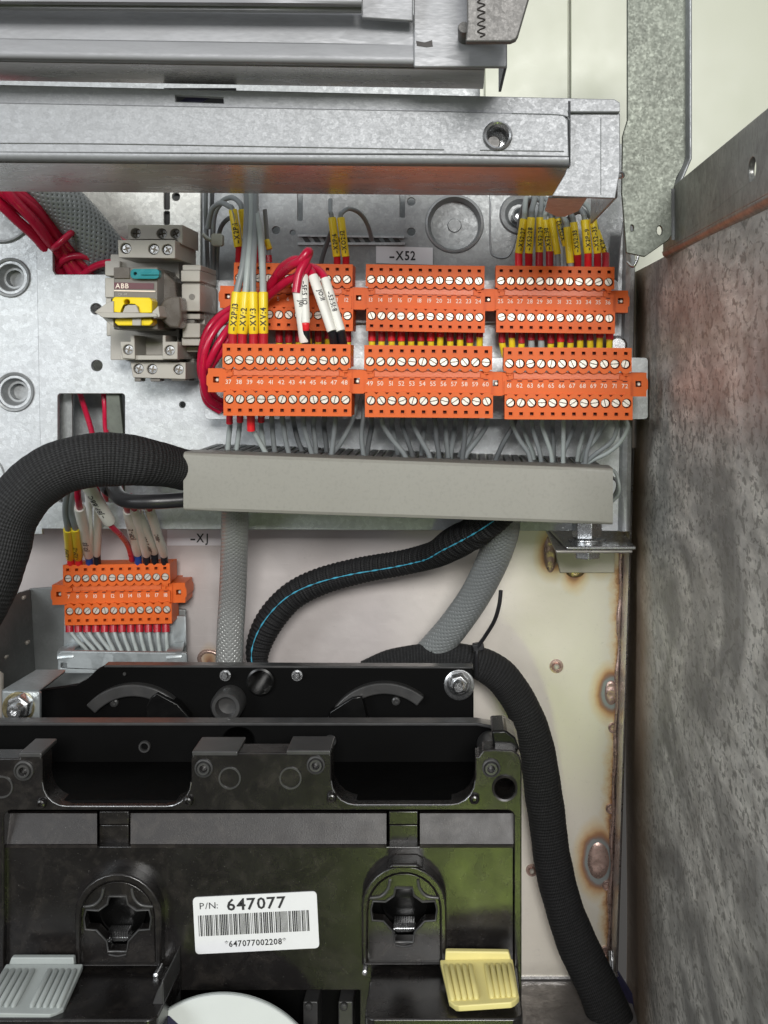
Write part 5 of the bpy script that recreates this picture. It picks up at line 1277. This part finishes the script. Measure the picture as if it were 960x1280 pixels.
t = tab('yellow_tab', 'pale yellow ribbed finger tab on the right black ledge', 'tab_yellow', ((550, 1203, 352), (641, 1202, 352)), ((563, 1262, 424), (650, 1256, 424)), 0, 0)
g = MB().prism([(557, 1189), (636, 1190), (640, 1204), (556, 1204)], 352, 345); build(g, 'upright_edge', 'tab_yellow', t, bevel=1.2)
t = tab('grey_tab', 'light grey ribbed finger tab on the left black ledge', 'tab_grey', ((8, 1208, 352), (104, 1208, 352)), ((-30, 1270, 424), (76, 1272, 424)), 0, 0)
g = MB().prism([(14, 1197), (92, 1197), (93, 1209), (10, 1209)], 352, 345); build(g, 'upright_edge', 'tab_grey', t, bevel=1.2)
# part number label
def rotp(x, y, cx=320, cy=1153, a=-2.9):
    c, s = math.cos(R(a)), math.sin(R(a)); return (cx + (x - cx) * c - (y - cy) * s, cy + (x - cx) * s + (y - cy) * c)
pn = thing('part_number_label', U(320, 1153, 323), 'white barcode label reading P/N: 647077 on the black housing', 'label')
g = MB().prism([rotp(x, y) for x, y in rrect(242.5, 1118, 397.5, 1189, 5)], 323.6, 322.4); build(g, 'paper', 'label', pn)
g = MB(); dl = 324.0
p = rotp(262, 1129); text(g, 'P/N:', *p, dl, 8.2, rot=2.9, bold=0, sx=1.12)
p = rotp(321.5, 1129); text(g, '647077', *p, dl, 14.6, rot=2.9, bold=1, sx=1.12, gap=.07)
p = rotp(318, 1178); text(g, '*647077002208*', *p, dl, 7.6, rot=2.9, bold=1, sx=.95, gap=.08)
build(g, 'lettering', 'black_print', pn, smooth=0)
g = MB(); x = 248.0; random.seed(3)
while x < 386:
    wd = random.choice((.7, .7, 1.6)); g.prism([rotp(x, 1141), rotp(x + wd, 1141), rotp(x + wd, 1167), rotp(x, 1167)], dl, dl - .3); x += wd + random.choice((.7, .7, 1.5))
build(g, 'barcode', 'black_print', pn, smooth=0, kind='stuff')
# round disc at the bottom
dc = thing('round_disc', U(278, 1373, 380), 'pale round disc with a dark blue patch at the bottom edge', 'disc')
g = MB().lathe(278, 1373, 384, [(129, 381), (129, 383), (128, 384), (.5, 384)], 90); build(g, 'face', 'disc', dc)
g = MB().lathe(278, 1373, 384, [(130, 379), (130, 382), (129.2, 382.5), (128.6, 379)], 90); build(g, 'rim', 'tab_grey', dc)
g = MB().prism([(196, 1279), (211, 1270), (224, 1282), (232, 1300), (196, 1300)], 385, 384.2); build(g, 'blue_patch', 'navy', dc)
# silver bracket and bolt at the left, washer and nut at the right of the rear wall
sbk = thing('silver_bolted_bracket', U(28, 905, 110), 'small zinc bracket with a yellowish bolt at the left edge above the black housing', 'bracket')
g = MB().prism([(2, 864), (48, 864), (50, 867), (50, 930), (2, 930)], 130, 123); build(g, 'front_leaf', 'bracket', sbk, bevel=1.5)
a = U(3, 864, 128); b = U(49, 864, 128)
g = MB().wgrid([[(a[0] + 9, 40, a[2] + 1.5), (b[0] + 2, 40, a[2] + 1.5)], [(a[0], 128, a[2]), (b[0], 128, a[2])]]); build(g, 'top_leaf', 'bracket', sbk, solid=3)
g = MB().lathe(23, 885, 132, [(20, 130), (20, 134), (.3, 134)], 32); build(g, 'washer', 'zinc_yellow', sbk, bevel=.8)
g = MB().lathe(25, 883, 140, [(16, 134), (16, 146), (14, 149), (.3, 149)], 6, .4); build(g, 'nut', 'steel', sbk, bevel=1)
g = MB().lathe(22, 887, 150, [(10, 146), (10, 160), (8, 163), (4, 163), (3, 157), (.3, 157)], 24); build(g, 'bolt_tip', 'steel', sbk)
g = MB().grid([[(-8, 840, 100), (-1, 838, 100), (3, 842, 92)], [(-8, 905, 100), (0, 905, 100), (4, 905, 92)]]); build(g, 'edge_strip', 'screw', sbk, solid=3)
nw = thing('washer_and_nut', U(574, 856, 62), 'bright washer, hex nut and stud at the right end of the rear black wall', 'nut')
g = MB().lathe(574, 856, 62, [(19, 60), (19, 63.5), (17, 64.5), (.4, 64.5)], 36); build(g, 'washer', 'steel', nw)
g = MB().lathe(574, 855, 70, [(15.5, 64.5), (15.5, 67), (13, 68.5), (.4, 68.5)], 32); build(g, 'flange', 'steel', nw)
g = MB().lathe(573.5, 854, 74, [(12.5, 68), (12.5, 80), (10.5, 82), (.4, 82)], 6, .25); build(g, 'hex_nut', 'steel', nw, bevel=.8)
g = MB().lathe(573.5, 856, 82, [(7, 80)] + [(6.6 if q % 2 else 7.2, 81 + q * 1.8) for q in range(8)] + [(5.5, 96), (.4, 96)], 24); build(g, 'threaded_stud', 'steel', nw)
print('objects', len(bpy.data.objects), 'faces', sum(len(m.polygons) for m in bpy.data.meshes))
